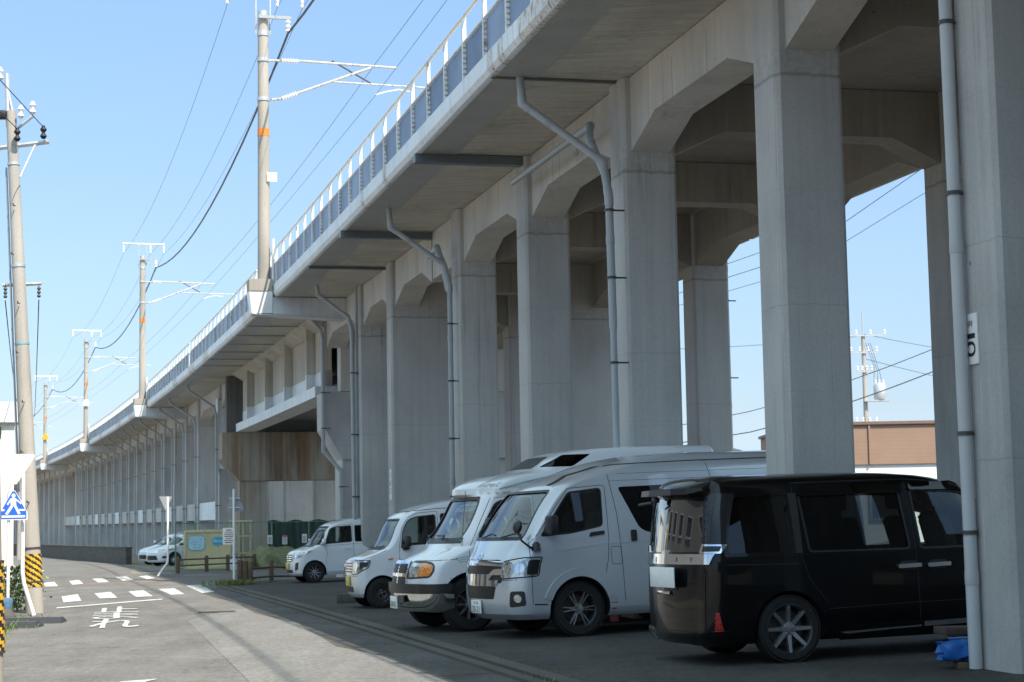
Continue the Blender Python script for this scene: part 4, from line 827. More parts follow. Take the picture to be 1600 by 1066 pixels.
ab = thing('added_apartments', 'grey apartment block added out of frame on the right to darken the minivan reflection', 'apartment block', (34, -4, 0))  # unseen building put in to dim the reflection on the minivan
MB().box((0, 0, 5), (10, 44, 10)).build('wall', siding('weathered_grey_wall', (.2, .2, .195), 1.2), ab)
for k in range(7):
    for z in (1.6, 4.6, 7.6): f = MB().box((-5.03, -18+k*6, z), (.1, 2.2, 1.4)).build('window_frame', M['galv'], ab); MB().box((-5.07, -18+k*6, z), (.05, 2.05, 1.25)).build('pane', M['pane'], f)
house('cream two-storey house beside the road, mirrored in the black minivan rear glass', (-21.5, 44, 0), (6, 8, 5.8), cw, tile, .1)
house('tiled low house roof glimpsed between the right-hand columns', (14.6, 97, 0), (9, 7, 3.9), cw, tile, 1.4, True, .6, 1.5)
house('far pale house seen in the slit beside the third column', (9.2, 93, 0), (5, 6, 4.8), cw, tile, .2, True, .3, .8)
house('low house beyond the right-hand columns', (31.5, 112, 0), (9, 7, 3.2), cw, tile, .2, True, .4, 1.2)
def upole(lab, x, y, h, tr=False, arms=((.2, 1.8), (3.0, 1.4))):
    t = thing('utility_pole', lab, 'utility pole', (x, y, 0)); MB().tube([(0, 0, -1.2), (0, 0, h-.6)], [.16, .10], 14).build('shaft', M['poleg'], t); MB().tube([(0, 0, h-.7), (0, 0, h+.7)], .04, 8).build('top_pin', M['galv'], t)
    for dz, w in arms:
        z = h-.6-dz; MB().box((0, -.12, z), (w, .09, .09)).build('crossarm', M['galv'], t)
        for k in range(4): m = MB(); insul(m, (-w/2+.08+k*(w-.16)/3, -.12, z+.05), (0, 0, 1), .07, .26, 2); m.build('insulator', M['porc'], t)
    if tr:
        m = MB().lathe([(0, 0), (.3, 0), (.33, .08), (.33, .75), (.25, .85), (0, .88)], 20, 0, Matrix.Translation((.75, -.15, h-4.0))); o = m.build('transformer', M['galv'], t)
        for k in range(3): m = MB(); insul(m, (.55+k*.2, -.15, h-3.15), (0, 0, 1), .05, .2, 2); m.build('bushing', M['porc'], o)
        MB().box((.55, -.15, h-4.05), (1.3, .5, .08)).build('platform', M['galv'], t)
        for k in range(3): MB().tube([(.1+.12*k, -.14, h-1.0), (.5+.15*k, -.2, h-2.3-.2*k), (.45+.2*k, -.15, h-3.1)], .012, 5).build('drop_lead', M['wire'], t)
    for k in range(6): MB().tube([(0, -.15, 2+.9*k), (.0, -.32, 2+.9*k)], .012, 5).build('step_bolt', M['clamp'], t)
    return t
upole('concrete utility pole carrying a grey transformer seen between the right-hand columns', 18.5, 94, 11.4, True, ((.0, 2.4), (.9, 1.5), (1.9, .9), (4.6, 1.2), (5.2, 2.0), (6.3, 1.6), (8.3, 2.2)))
upole('utility pole farther right out of frame holding the wires', 44, 118, 12); upole('utility pole hidden behind the columns holding the wires', -2, 88, 10.6)
upole('tiny distant utility pole above the cream house roof', -32.5, 118, 9.5)
for k, (z0, z1, r) in enumerate([(11.9, 17.9, .012), (11.3, 16.6, .013), (10.7, 15.4, .01)]):
    wire('power_line', ['highest of the three parallel power lines crossing between the right columns', 'middle of the three parallel power lines crossing between the right columns', 'lowest of the three parallel power lines crossing between the right columns'][k], [(-2, 88, 9.7-.3*k), (10.9, 67.5, z0), (18.0, 56, z1-1), (34, 30, z1+6)], r, grp='power lines beyond the right columns')
for k, (za, zb_, r) in enumerate([(6.0, 8.2, .017), (5.1, 7.3, .022)]):
    wire('telephone_cable', ['upper thick dark cable crossing low behind the right columns', 'lower thick dark cable crossing low behind the right columns'][k], [(-2, 88, 4.6-.4*k), (10.3, 78, za), (17.4, 72, zb_), (40, 52, zb_+6)], r, sag=.15, grp='cables low behind the right columns')
wire('power_line', 'thin line from the transformer pole towards upper right', [(18.5, 94, 10.9), (44, 118, 11.5)], .014, sag=.8)
wire('power_line', 'thin line dropping from the transformer pole towards lower right', [(18.5, 94, 9.6), (44, 118, 8)], .014, sag=.6)
wire('power_line', 'thin line from the transformer pole crossarm to the left', [(18.5, 94, 10.8), (-2, 88, 10)], .014, sag=.4)
wire('power_line', 'line rising almost straight up from the right insulator of the leaning pole', [(-9.02, 34.2, 9.25), (-6.6, -20, 10.2)], .009)
wire('power_line', 'line rising from the middle insulator of the leaning pole', [(-9.5, 34.1, 9.2), (-7.3, -20, 10.2)], .009)
wire('power_line', 'line from the outer top insulator of the leaning pole', [(-9.9, 34.3, 10.4), (-8.0, -20, 11)], .009)
wire('power_line', 'line from the left insulator of the leaning pole', [(-9.98, 34.2, 9.2), (-8.0, -20, 10)], .009)
wire('power_line', 'line running away from the leaning pole to the tiny distant pole', [(-9.8, 34.45, 5.9), (-32.5, 118, 9.0)], .012, sag=.6)
wire('power_line', 'second line running away from the leaning pole towards the distant pole', [(-9.15, 34.45, 5.9), (-31.6, 118, 9.0)], .012, sag=.9)
# ------------------------------------------------------------------ vehicles
def pchip(X, Y, x):
    X = np.asarray(X, float); Y = np.asarray(Y, float); h = np.diff(X); d = np.diff(Y)/h; m = np.zeros(len(X)); m[0], m[-1] = d[0], d[-1]
    for i in range(1, len(X)-1):
        if d[i-1]*d[i] > 0: w1 = 2*h[i]+h[i-1]; w2 = h[i]+2*h[i-1]; m[i] = (w1+w2)/(w1/d[i-1]+w2/d[i])
    x = min(max(x, X[0]), X[-1]); i = min(int(np.searchsorted(X, x, 'right'))-1, len(h)-1); t = (x-X[i])/h[i]
    return (1+2*t)*(1-t)**2*Y[i] + t*(1-t)**2*h[i]*m[i] + t*t*(3-2*t)*Y[i+1] + t*t*(t-1)*h[i]*m[i+1]
class Shell:      # body surface: plan outlines stacked by height. key rows: z, xf, xr, w, bow, cfx, cfy, rbow, crx, cry
    def __init__(s, keys, bulge=.012): s.k = np.array(keys, float); s.c = {}; s.bulge = bulge
    def par(s, z): return [pchip(s.k[:, 0], s.k[:, i], z) for i in range(1, 10)]
    def half(s, z):
        z = round(z, 4)
        if z in s.c: return s.c[z]
        xf, xr, w, bf, cx, cy, br, rx, ry = s.par(z); P = []; cy = min(cy, w*.95); ry = min(ry, w*.95)
        for i in range(14): y = (w-cy)*i/14; P.append((xf - bf*(y/max(w-cy, .01))**2, y))
        for i in range(11): a = math.pi/2*i/11; P.append((xf-bf-cx*(1-math.cos(a)), w-cy+cy*math.sin(a)))
        x0, x1 = xf-bf-cx, xr+br+rx
        for i in range(56): t = i/56; P.append((x0+(x1-x0)*t, w + s.bulge*(1-(2*t-1)**2)))
        for i in range(11): a = math.pi/2*i/11; P.append((xr+br+rx*(1-math.sin(a)), w-ry+ry*math.cos(a)))
        for i in range(15): y = (w-ry)*(1-i/14); P.append((xr + br*(y/max(w-ry, .01))**2, y))
        A = np.array(P); s.c[z] = A; return A
    def side(s, x, z): A = s.half(z); return Vector((x, float(np.interp(-x, -A[:, 0], A[:, 1])), z))
    def front(s, y, z): A = s.half(z)[:26]; return Vector((float(np.interp(abs(y), A[:, 1], A[:, 0])), y, z))
    def rear(s, y, z): A = s.half(z)[-27:][::-1]; return Vector((float(np.interp(abs(y), A[:, 1], A[:, 0])), y, z))
    def wrap(s, L, z):      # metres round the front corner from the centre line
        A = s.half(z); d = np.concatenate([[0], np.cumsum(np.hypot(*np.diff(A, axis=0).T))]); a = abs(L)
        return Vector((float(np.interp(a, d, A[:, 0])), math.copysign(float(np.interp(a, d, A[:, 1])), L), z))
    def rwrap(s, L, z):
        A = s.half(z)[::-1]; d = np.concatenate([[0], np.cumsum(np.hypot(*np.diff(A, axis=0).T))]); a = abs(L)
        return Vector((float(np.interp(a, d, A[:, 0])), math.copysign(float(np.interp(a, d, A[:, 1])), L), z))
    def mesh(s, mb, zs, m=0, flip=False, tr=None):
        R = []
        for z in zs:
            A = s.half(z); pts = [(x, y, z) for x, y in A] + [(x, -y, z) for x, y in A[-2:0:-1]]
            R.append([tr(p) for p in pts] if tr else pts)
        n = len(R[0]); V = [p for r in R for p in r]; F = []
        for i in range(len(R)-1):
            for j in range(n): F.append((i*n+j, (i+1)*n+j, (i+1)*n+(j+1) % n, i*n+(j+1) % n))
        F.append(tuple(range(n))); F.append(tuple(range((len(R)-1)*n+n-1, (len(R)-1)*n-1, -1)))
        if flip: F = [f[::-1] for f in F]
        mb.add(V, F, m, True)
def rpoly(P, r, n=4):
    out = []; P = [Vector((a, b)) for a, b in P]; k = len(P); r = r if isinstance(r, (list, tuple)) else [r]*k
    for i in range(k):
        a, b, c = P[i-1], P[i], P[(i+1) % k]; q = min(r[i], (a-b).length*.45, (c-b).length*.45); u = b+(a-b).normalized()*q; v = b+(c-b).normalized()*q
        for j in range(n+1): t = j/n; w = u*(1-t)**2 + b*2*t*(1-t) + v*t*t; out.append((w.x, w.y))
    return out
def nrm(f, a, b):
    e = .01; p = f(a, b); du = f(a+e, b)-f(a-e, b); dv = f(a, b+e)-f(a, b-e); n = du.cross(dv)
    if n.length < 1e-9: return Vector((0, 0, 1))
    n.normalize(); c = Vector((p.x+1.2 if p.x < 0 else p.x-.3, p.y, 0)); ref = Vector((0, 0, 0)); return n
def patch(mb, f, poly, off=.004, th=.01, step=.07, m=0, out=None, smooth=True):
    bm = bmesh.new(); bm.faces.new([bm.verts.new((a, b, 0)) for a, b in poly])
    for ax in (0, 1):
        lo = min(p[ax] for p in poly); hi = max(p[ax] for p in poly); k = math.floor(lo/step)+1
        while k*step < hi-1e-4:
            bmesh.ops.bisect_plane(bm, geom=bm.verts[:]+bm.edges[:]+bm.faces[:], plane_co=(k*step if ax == 0 else 0, k*step if ax == 1 else 0, 0), plane_no=(1, 0, 0) if ax == 0 else (0, 1, 0)); k += 1
    bm.verts.index_update(); N = len(bm.verts); top = []; bot = []
    for v in bm.verts:
        p = f(v.co.x, v.co.y); n = nrm(f, v.co.x, v.co.y)
        if n.dot(out if out is not None else p - Vector((p.x*.6-.6, 0, p.z))) < 0: n = -n
        top.append(p+n*off); bot.append(p+n*(off-th))
    F = [tuple(v.index for v in fc.verts) for fc in bm.faces]; S = []
    for e in bm.edges:
        if len(e.link_faces) == 1: a, b = e.verts[0].index, e.verts[1].index; S.append((a, b, b+N, a+N))
    mb.add(top+bot, F, m, smooth); b0 = len(mb.v)-2*N; mb.f += [tuple(i+b0 for i in q) for q in S]; mb.m += [m]*len(S); mb.sm += [False]*len(S)
    bm.free(); return mb
def ribbon(mb, f, pts, w=.008, off=.0015, m=0, closed=False, out=None, step=.05):
    P = [Vector((a, b)) for a, b in pts]; Q = []
    for a, b in zip(P, P[1:] + ([P[0]] if closed else [])):
        n = max(1, int((b-a).length/step)); Q += [a.lerp(b, i/n) for i in range(n)]
    if not closed: Q.append(P[-1])
    V = []; k = len(Q)
    for i, q in enumerate(Q):
        a = Q[i-1] if (i > 0 or closed) else q; b = Q[(i+1) % k] if (i < k-1 or closed) else q; d = (b-a).normalized(); n2 = Vector((-d.y, d.x))
        for sgn in (1, -1):
            s = q + n2*(w/2*sgn); p = f(s.x, s.y); n = nrm(f, s.x, s.y)
            if n.dot(out if out is not None else p - Vector((p.x*.6-.6, 0, p.z))) < 0: n = -n
            V += [p+n*off, p-n*.006]
    F = []
    for i in range(k if closed else k-1):
        j = (i+1) % k; F += [(4*i, 4*j, 4*j+2, 4*i+2), (4*i, 4*i+1, 4*j+1, 4*j), (4*i+2, 4*j+2, 4*j+3, 4*i+3)]
    mb.add(V, F, m, False); return mb
def boolean(o, cutters):
    for c in cutters:
        md = o.modifiers.new('cut', 'BOOLEAN'); md.operation = 'DIFFERENCE'; md.object = c; md.solver = 'EXACT'; md.material_mode = 'TRANSFER'
    dg = bpy.context.evaluated_depsgraph_get(); me = bpy.data.meshes.new_from_object(o.evaluated_get(dg)); o.modifiers.clear(); me.name = o.name
    for c in cutters: bpy.data.objects.remove(c)
    o.data = me; me.polygons.foreach_set('use_smooth', [True]*len(me.polygons)); me.set_sharp_from_angle(angle=rad(28)); me.update()
M['chrome'] = plain('chrome', (.72, .73, .74), .07, 1, var=.03)
M['blackp'] = plain('black_plastic', (.018, .018, .019), .45, var=.2)
M['seam'] = plain('panel_gap', (.012, .012, .013), .7)
M['cabin'] = plain('dark_cabin_trim', (.035, .035, .037), .8)
M['seat'] = plain('seat_fabric', (.055, .055, .06), .9, var=.25)
M['tyre'] = plain('tyre_rubber', (.008, .008, .0085), .8, var=.3, scale=20)
M['alloy'] = plain('machined_alloy', (.5, .5, .51), .25, .9, var=.08)
M['alloyd'] = plain('dark_alloy', (.05, .05, .055), .35, .6)
M['steelw'] = plain('black_steel_wheel', (.02, .02, .022), .35, .3)
M['disc'] = plain('brake_disc', (.12, .11, .10), .5, .8)
def lamp(name, col, rough=.08, metal=.3, sc=30):
    t = NT(name); vo = t.n('ShaderNodeTexVoronoi'); vo.inputs['Scale'].default_value = sc; t.l(t.co(rnd=False), vo.inputs['Vector'])
    c = t.ramp(vo.outputs['Color'], [(.2, tuple(x*.55 for x in col)), (.8, tuple(min(1, x*1.25) for x in col))]); t.bump(vo.outputs['Distance'], .3, .01); return t.fin(c, rough, metal, .6, 1)
M['head'] = lamp('clear_headlamp', (.52, .54, .55), .1, .55, 14)
M['amber'] = lamp('amber_lens', (.75, .23, .01), .15, 0, 60)
M['redl'] = lamp('red_lens', (.35, .012, .01), .15, 0, 60)
M['tail'] = plain('dark_clear_lens', (.02, .021, .024), .12, 0, .4)
M['glass'] = glass('clear_window_glass', (.72, .8, .77), 1.55); M['wind'] = glass('windscreen_glass', (.42, .5, .5), 2.3); M['dglass'] = glass('privacy_glass', (.07, .075, .075), 1.5)
M['silver'] = paint('silver_paint', (.54, .57, .615), .35, 1); M['wpaint'] = paint('white_van_paint', (.72, .74, .775), 0, dirt=.06); M['pearl'] = paint('pearl_white_paint', (.72, .745, .78), 0, 0, .05)
M['wgrp'] = paint('white_fibreglass', (.66, .67, .655), 0, dirt=.08); M['blackpaint'] = paint('black_paint', (.002, .002, .0024), 0, 0, .003, .5, .15)
M['plate_y'] = plain('yellow_plate', (.65, .5, .06), .5); M['teal'] = plain('teal_stripe', (.22, .33, .34), .5)
def wheel(par, c, sgn, r, rr, wd, style):
    B = Matrix.Translation((c[0], c[1], r)) @ Matrix.Rotation(rad(-90*sgn), 4, 'X')      # local +z points outwards
    h = wd/2; t = MB(); t.lathe([(rr, -h*.9), (rr+.02, -h), (r-.03, -h), (r-.008, -h*.75), (r, -h*.45), (r, h*.45), (r-.008, h*.75), (r-.03, h), (rr+.025, h), (rr+.008, h*.97), (rr, h*.86)], 48, 0, B)
    for k in range(40):      # tread blocks
        a = 2*math.pi*k/40; 
        for y in (-.3, .3): t.box((0, 0, 0), (.014, .05, wd*.3), 0, B @ Matrix.Rotation(a, 4, 'Z') @ Matrix.Translation((r-.0055, 0, y*wd)))
    w = t.build('wheel', M['tyre'], par)
    rm = MB(); steel = style == 'steel'
    rm.lathe([(rr+.008, h*.9), (rr-.006, h*.93), (rr-.02, h*.8), (rr-.03, h*.3), (rr-.035, -h*.6), (.0, -h*.62)], 40, 1, B)
    if steel:
        rm.lathe([(rr-.02, h*.62), (rr*.82, h*.5), (rr*.72, h*.55), (rr*.6, h*.5), (rr*.45, h*.28), (rr*.3, h*.34), (rr*.22, h*.35), (.03, h*.4), (0, h*.42)], 36, 1, B)
        for k in range(10): a = 2*math.pi*k/10; rm.lathe([(.016, 0), (0, .002)], 10, 2, B @ Matrix.Translation((math.cos(a)*rr*.8, math.sin(a)*rr*.8, h*.53)))
    else:
        n, pair, wd_, tw = {'twin6': (6, .13, .028, 0), 'eight': (8, 0, .058, 0), 'swirl': (9, 0, .036, .35), 'cap': (9, 0, .05, 0)}[style]
        for k in range(n):
            for d in ((-pair, pair) if pair else (0,)):
                a = 2*math.pi*k/n; R = B @ Matrix.Rotation(a, 4, 'Z'); y0 = math.sin(d)*.05*1.2; y1 = math.sin(d)*rr*.9; q = wd_/2
                p0 = (.045, y0); p1 = (rr-.012, y1+tw*.12); z0, z1 = h*.62, h*.84
                rm.hexa([R @ Vector(p) for p in ((p0[0], p0[1]-q, z0-.03), (p0[0], p0[1]+q, z0-.03), (p1[0], p1[1]+q*.8, z1-.035), (p1[0], p1[1]-q*.8, z1-.035))],
                        [R @ Vector(p) for p in ((p0[0], p0[1]-q*.75, z0), (p0[0], p0[1]+q*.75, z0), (p1[0], p1[1]+q*.5, z1), (p1[0], p1[1]-q*.5, z1))], 0)
        rm.lathe([(rr-.012, h*.78), (rr-.004, h*.9), (rr+.008, h*.9)], 40, 0, B)
        rm.lathe([(.07, h*.4), (.062, h*.66), (.03, h*.7), (0, h*.7)], 20, 0, B)
    rm.build('rim', [M['alloy'] if not steel else M['steelw'], M['alloyd'] if not steel else M['steelw'], M['ink']], w, fix=False)
    m = MB()
    for k in range(5 if not steel else 4): a = 2*math.pi*k/(5 if not steel else 4)+.3; m.lathe([(.011, h*.4), (.011, h*.72), (0, h*.74)], 8, 0, B @ Matrix.Translation((math.cos(a)*.055, math.sin(a)*.055, 0)))
    if steel: m.lathe([(.022, h*.4), (.02, h*.6), (0, h*.62)], 14, 0, B)
    m.build('wheel_nuts', M['chrome'], w)
    if not steel: MB().lathe([(rr*.72, -h*.3), (rr*.72, -h*.25), (0, -h*.25)], 30, 0, B).build('brake_disc', M['disc'], w)
    return w
def seatp(par, x, y, z, mat='seat', s=1):
    m = MB().box((x, y, z+.08), (.5*s, .48*s, .16), bev=.05); m.box((0, 0, .32), (.15, .46*s, .62), 0, Matrix.Translation((x-.24, y, z+.08)) @ Matrix.Rotation(rad(-14), 4, 'Y'), bev=.05)
    m.box((x-.42, y, z+.86), (.1, .26, .2), bev=.045); return m.build('seat', M[mat], par)
class Veh:
    def __init__(s, name, lab, cat, contact, local, ang, shell, pm, rw, wb, track, z0, z1, arch, group=None, flip=False):
        # contact: world ground point of the wheel at local (x, y); ang: heading, degrees clockwise from +Y
        F = Vector((math.sin(rad(ang)), math.cos(rad(ang)), 0)); Lf = Vector((-F.y, F.x, 0)); c = Vector((*contact, 0)) - F*local[0] - Lf*local[1]
        zf = gnd(c.x, c.y); r = c - F*wb; zr = gnd(r.x, r.y); pit = math.atan2(zf-zr, wb); c.z = zf + .001
        L2 = c + Lf; R2 = c - Lf; rl = math.atan2(gnd(L2.x, L2.y) - gnd(R2.x, R2.y), 2)
        s.o = thing(name, lab, cat, c, None, group); s.o.rotation_euler = (Matrix.Rotation(rad(90-ang), 3, 'Z') @ Matrix.Rotation(-pit, 3, 'Y') @ Matrix.Rotation(rl, 3, 'X')).to_euler()
        s.S = shell; s.pm = pm; s.rw = rw; s.wb = wb; s.tr = track; s.z0 = z0; s.z1 = z1; s.arch = arch; s.sw = []; s.fw = []; s.rwn = []
    def L(s, sgn): return (lambda x, z: Vector((s.S.side(x, z).x, sgn*s.S.side(x, z).y, z)))
    def body(s, dash, zc, ceil=.09, nz=56, tilt=None):
        S = s.S; zs = [s.z0+(s.z1-s.z0)*i/nz for i in range(nz)]; d = (s.z1-s.z0)/nz; zs += [s.z1-d*.55, s.z1-d*.25, s.z1-d*.08, s.z1]
        mb = MB(); S.mesh(mb, zs)
        K = S.k.copy(); K[:, 1] = np.minimum(K[:, 1]-.09, dash); K[:, 2] += .09; K[:, 3] = np.maximum(K[:, 3]-.07, .1); S2 = Shell(K, S.bulge); zt = s.z1-ceil
        S2.mesh(mb, [zc+(zt-zc)*i/26 for i in range(27)], 1, True)
        b = mb.build('body', [s.pm, M['cabin']], s.o, fix=False); cut = []
        m = MB()
        for ax in (0, -s.wb):
            for sg in (1, -1):
                yo = S.side(ax, s.rw).y; P = [(ax+s.arch*math.cos(2*math.pi*k/40), s.rw+s.arch*math.sin(2*math.pi*k/40)) for k in range(40)]
                lo, hi = (yo-.30, 1.6) if sg > 0 else (-1.6, -yo+.30); m.prism(P, lo, hi, 1)
        for P, both in s.sw: m.prism(P, -1.6, 1.6, 1)
        c = m.build('cutter', M['blackp'], None); cut.append(c)
        if s.fw or s.rwn:
            m = MB()
            for P in s.fw: m.prism(P, -.6, 3, 0)
            for P in s.rwn: m.prism(P, -8, -s.wb-.2, 0)
            cut.append(m.build('cutter', M['blackp'], None))
        for c in cut: c.matrix_world = world_of(s.o)
        bpy.context.view_layer.update(); boolean(b, cut); s.b = b
    def win(s, P, mat='glass', rim=.018, r=.04):
        P = rpoly(P, r); s.sw.append((P, 1)); s.later.append((P, mat, rim))
    def glass_all(s):
        for P, mat, rim in s.later:
            for sg in (1, -1):
                m = MB(); patch(m, s.L(sg), P, -.012, .004, .09); o = m.build('window', M[mat], s.o)
                if rim: m = MB(); ribbon(m, s.L(sg), P, rim, .002, closed=True); m.build('window_rubber', M['blackp'], o)
    later = None
    def P(s, name, f, poly, mat, off=.004, th=.012, step=.07, r=0, par=None, out=None):
        m = MB(); patch(m, f, rpoly(poly, r) if r else poly, off, th, step, 0, out); return m.build(name, M[mat] if isinstance(mat, str) else mat, par or s.o)
    def seam(s, f, pts, w=.007, closed=False, out=None, name='panel_gap', mat='seam', par=None, off=.0012):
        m = MB(); ribbon(m, f, pts, w, off, 0, closed, out); return m.build(name, M[mat], par or s.b)
    def wheels(s, rr, wd, style):
        for ax in (0, -s.wb):
            for sg in (1, -1): wheel(s.o, (ax, sg*s.tr, 0), sg, s.rw, rr, wd, style)
def arc(c, r, a0, a1, n=18): return [(c[0]+r*math.cos(rad(a0+(a1-a0)*k/n)), c[1]+r*math.sin(rad(a0+(a1-a0)*k/n))) for k in range(n+1)]
def ring(c, r0, r1, a0, a1, n=20): return arc(c, r1, a0, a1, n) + arc(c, r0, a1, a0, n)
FO = Vector((1, 0, .1)); RO = Vector((-1, 0, .1))
def emblem(v, f, c, w, h, out, mat='chrome', name='emblem'):
    m = MB()
    for (cx, cy, a, b) in ((0, 0, 1, 1), (0, .0, .42, .95), (0, .45, .8, .42)):
        ribbon(m, f, [(c[0]+w/2*(cx+a*math.cos(t)), c[1]+h/2*(cy+b*math.sin(t))) for t in [2*math.pi*k/20 for k in range(20)]], w*.12, .01, 0, True, out, .02)
    return m.build(name, M[mat], v.o)
def plate_no(v, c, w, h, ax, txt, mat='white', mat2='green_num', out=1):
    m = MB().box((c[0], c[1], c[2]), (.012, w, h), bev=.003); o = m.build('number_plate', M[mat], v.o); return o
# ---- silver high-roof van
def silver_van():
    K = [(.24, .90, -4.20, .84, .10, .22, .28, .03, .1, .15), (.32, 1.00, -4.30, .91, .11, .26, .30, .03, .1, .15), (.60, 1.04, -4.31, .935, .12, .28, .32, .03, .1, .15), (.76, 1.03, -4.31, .94, .12, .28, .32, .03, .1, .15), (.92, 1.01, -4.30, .94, .12, .28, .33, .03, .1, .15),
         (1.00, .98, -4.30, .94, .12, .27, .34, .03, .1, .15), (1.08, .93, -4.29, .938, .12, .24, .33, .03, .1, .15), (1.20, .85, -4.29, .93, .11, .18, .26, .03, .1, .15), (1.27, .80, -4.29, .925, .10, .16, .24, .03, .1, .15), (1.80, .40, -4.25, .865, .10, .16, .22, .03, .1, .15),
         (1.90, .27, -4.23, .85, .11, .2, .24, .04, .1, .15), (2.02, -.04, -4.20, .83, .13, .3, .28, .05, .12, .18), (2.12, -.34, -4.16, .805, .14, .4, .3, .06, .14, .2), (2.20, -.64, -4.08, .75, .14, .5, .36, .08, .16, .25), (2.25, -.95, -3.98, .66, .12, .5, .4, .1, .2, .3), (2.28, -1.3, -3.8, .5, .1, .5, .4, .1, .2, .3), (2.29, -1.6, -3.5, .3, .05, .3, .2, .05, .2, .2)]
    v = Veh('parked_van', 'silver high-roof van with black mirrors between the white camper and the black minivan', 'van', (.795, 22.64), (0, .90), 180+68, Shell(K), M['silver'], .345, 3.11, .80, .24, 2.29, .41); v.later = []
    v.win([(.50, 1.27), (.09, 1.80), (-.36, 1.84), (-.345, 1.37), (.1, 1.29)], 'glass', .02, [.03, .05, .05, .05, .1]); v.win([(-.60, 1.85), (-1.75, 1.87), (-1.75, 1.27), (-.98, 1.26), (-.86, 1.32)], 'dglass', .0, [.05, .05, .05, .08, .15]); v.win([(-1.9, 1.87), (-3.0, 1.88), (-3.0, 1.27), (-1.9, 1.27)], 'dglass', 0); v.win([(-3.15, 1.88), (-4.02, 1.88), (-4.02, 1.3), (-3.15, 1.27)], 'dglass', 0)
    ws = rpoly([(-.80, 1.25), (.80, 1.25), (.70, 1.83), (-.70, 1.83)], .06); v.fw.append(ws); v.body(.58, .72); v.glass_all()
    S = v.S; L = v.L(1); o = v.P('windscreen', S.front, ws, 'wind', -.012, .004, .08, out=FO); m = MB(); ribbon(m, S.front, ws, .03, .002, closed=True, out=FO); m.build('windscreen_rubber', M['blackp'], o)
    v.P('cowl', S.front, [(-.76, 1.225), (.76, 1.225), (.78, 1.26), (-.78, 1.26)], 'blackp', .006, out=FO)
    for y in (.35, -.25): MB().tube([S.front(y, 1.25)+Vector((.03, 0, .01)), S.front(y+.28, 1.30)+Vector((.035, 0, .01)), S.front(y+.42, 1.29)+Vector((.03, 0, 0))], .011, 6).build('wiper', M['blackp'], v.o)
    for sg in (1, -1):
        Lr = v.L(sg); wr = (lambda a, b, g=sg: S.wrap(g*a, b))
        h = v.P('headlight', wr, [(.60, .76), (1.17, .79), (1.18, 1.0), (.95, 1.0), (.60, .95)], 'head', .008, .03, .05, [.03, .03, .03, .1, .05])
        for a in (.74, .92): m = MB(); patch(m, wr, [(a+.065*math.cos(t), .88+.065*math.sin(t)) for t in [k*math.pi/8 for k in range(16)]], .012, .01, .05); m.build('lamp_bowl', M['chrome'], h)
        m = MB(); patch(m, wr, rpoly([(1.02, .80), (1.16, .80), (1.17, .98), (1.02, .98)], .02), .011, .01, .05); m.build('indicator', M['tail'], h)
        m = MB(); ribbon(m, wr, rpoly([(.59, .75), (1.18, .78), (1.19, 1.01), (.94, 1.01), (.59, .96)], .04), .014, .004, closed=True); m.build('lamp_gap', M['seam'], h)
        v.P('fog_lamp', wr, rpoly([(.76, .40), (1.0, .42), (1.0, .60), (.80, .60)], .04), 'blackp', .004, .02, .04)
        m = MB(); patch(m, wr, [(.9+.05*math.cos(t), .51+.05*math.sin(t)) for t in [k*math.pi/8 for k in range(16)]], .012, .01, .05); m.build('fog_lens', M['head'], v.o)
        v.P('arch_flare', Lr, ring((0, .345), .405, .505, 18, 162, 24), v.pm, .014, .03, .05); v.P('arch_flare', Lr, ring((-3.11, .345), .405, .505, 5, 175, 24), v.pm, .014, .03, .05)
        v.seam(Lr, [(.64, .44), (.66, 1.18), (.56, 1.28), (.09, 1.85), (-.38, 1.88), (-.42, 1.86), (-.42, 1.2), (-.40, .95), (-.36, .78)]); v.seam(Lr, [(-.46, 2.12), (-.56, 1.5), (-.62, .42)]); v.seam(Lr, [(-.64, 2.14), (-1.6, 2.165), (-2.9, 2.18), (-4.05, 2.17)], .012); v.seam(Lr, [(-.46, 2.12), (-.64, 2.14)], .012); v.seam(Lr, [(.2, 1.9), (-.1, 2.02), (-.46, 2.12)], .012)
        v.seam(Lr, [(-1.9, 2.16), (-1.95, 1.95)]); v.seam(Lr, [(-.62, 2.02), (-4.0, 2.05)], .004, mat='blackp'); v.seam(Lr, [(.62, .43), (.44, .42)], .016); v.seam(Lr, [(-.5, 1.93), (-4.0, 1.96)], .004)
        v.seam(Lr, rpoly([(-.44, 1.1), (-.58, 1.1), (-.59, .88), (-.45, .88)], .03), .006, True); v.P('waist_crease', Lr, [(.35, 1.07), (-.4, 1.16), (-4.1, 1.17), (-4.1, 1.155), (-.4, 1.145), (.35, 1.065)], 'silver', .006, .012, .12)
        v.P('handle_recess', Lr, [(-.13, 1.16), (-.38, 1.2), (-.38, 1.30), (-.2, 1.29)], 'silver', .003, .01, .05, .03); v.P('door_handle', Lr, [(-.15, 1.235), (-.36, 1.26), (-.36, 1.305), (-.17, 1.29)], 'blackp', .02, .03, .05, .015)
        v.P('handle_recess', Lr, [(-.68, 1.13), (-.92, 1.15), (-.92, 1.31), (-.68, 1.3)], 'silver', .003, .01, .05, .05); v.P('door_handle', Lr, [(-.73, 1.15), (-.81, 1.16), (-.81, 1.3), (-.73, 1.3)], 'blackp', .02, .03, .05, .02)
        y = S.side(.38, 1.38).y; m = MB().box((.40, sg*(y+.13), 1.40), (.12, .2, .24), bev=.035); m.box((.38, sg*(y+.02), 1.33), (.16, .1, .1), bev=.02); m.build('door_mirror', M['blackp'], v.o)
        v.P('mud_flap', Lr, [(-.44, .16), (-.56, .16), (-.5, .44), (-.42, .5)], plain('red_flap', (.12, .02, .02), .6), .0, .02, .08)
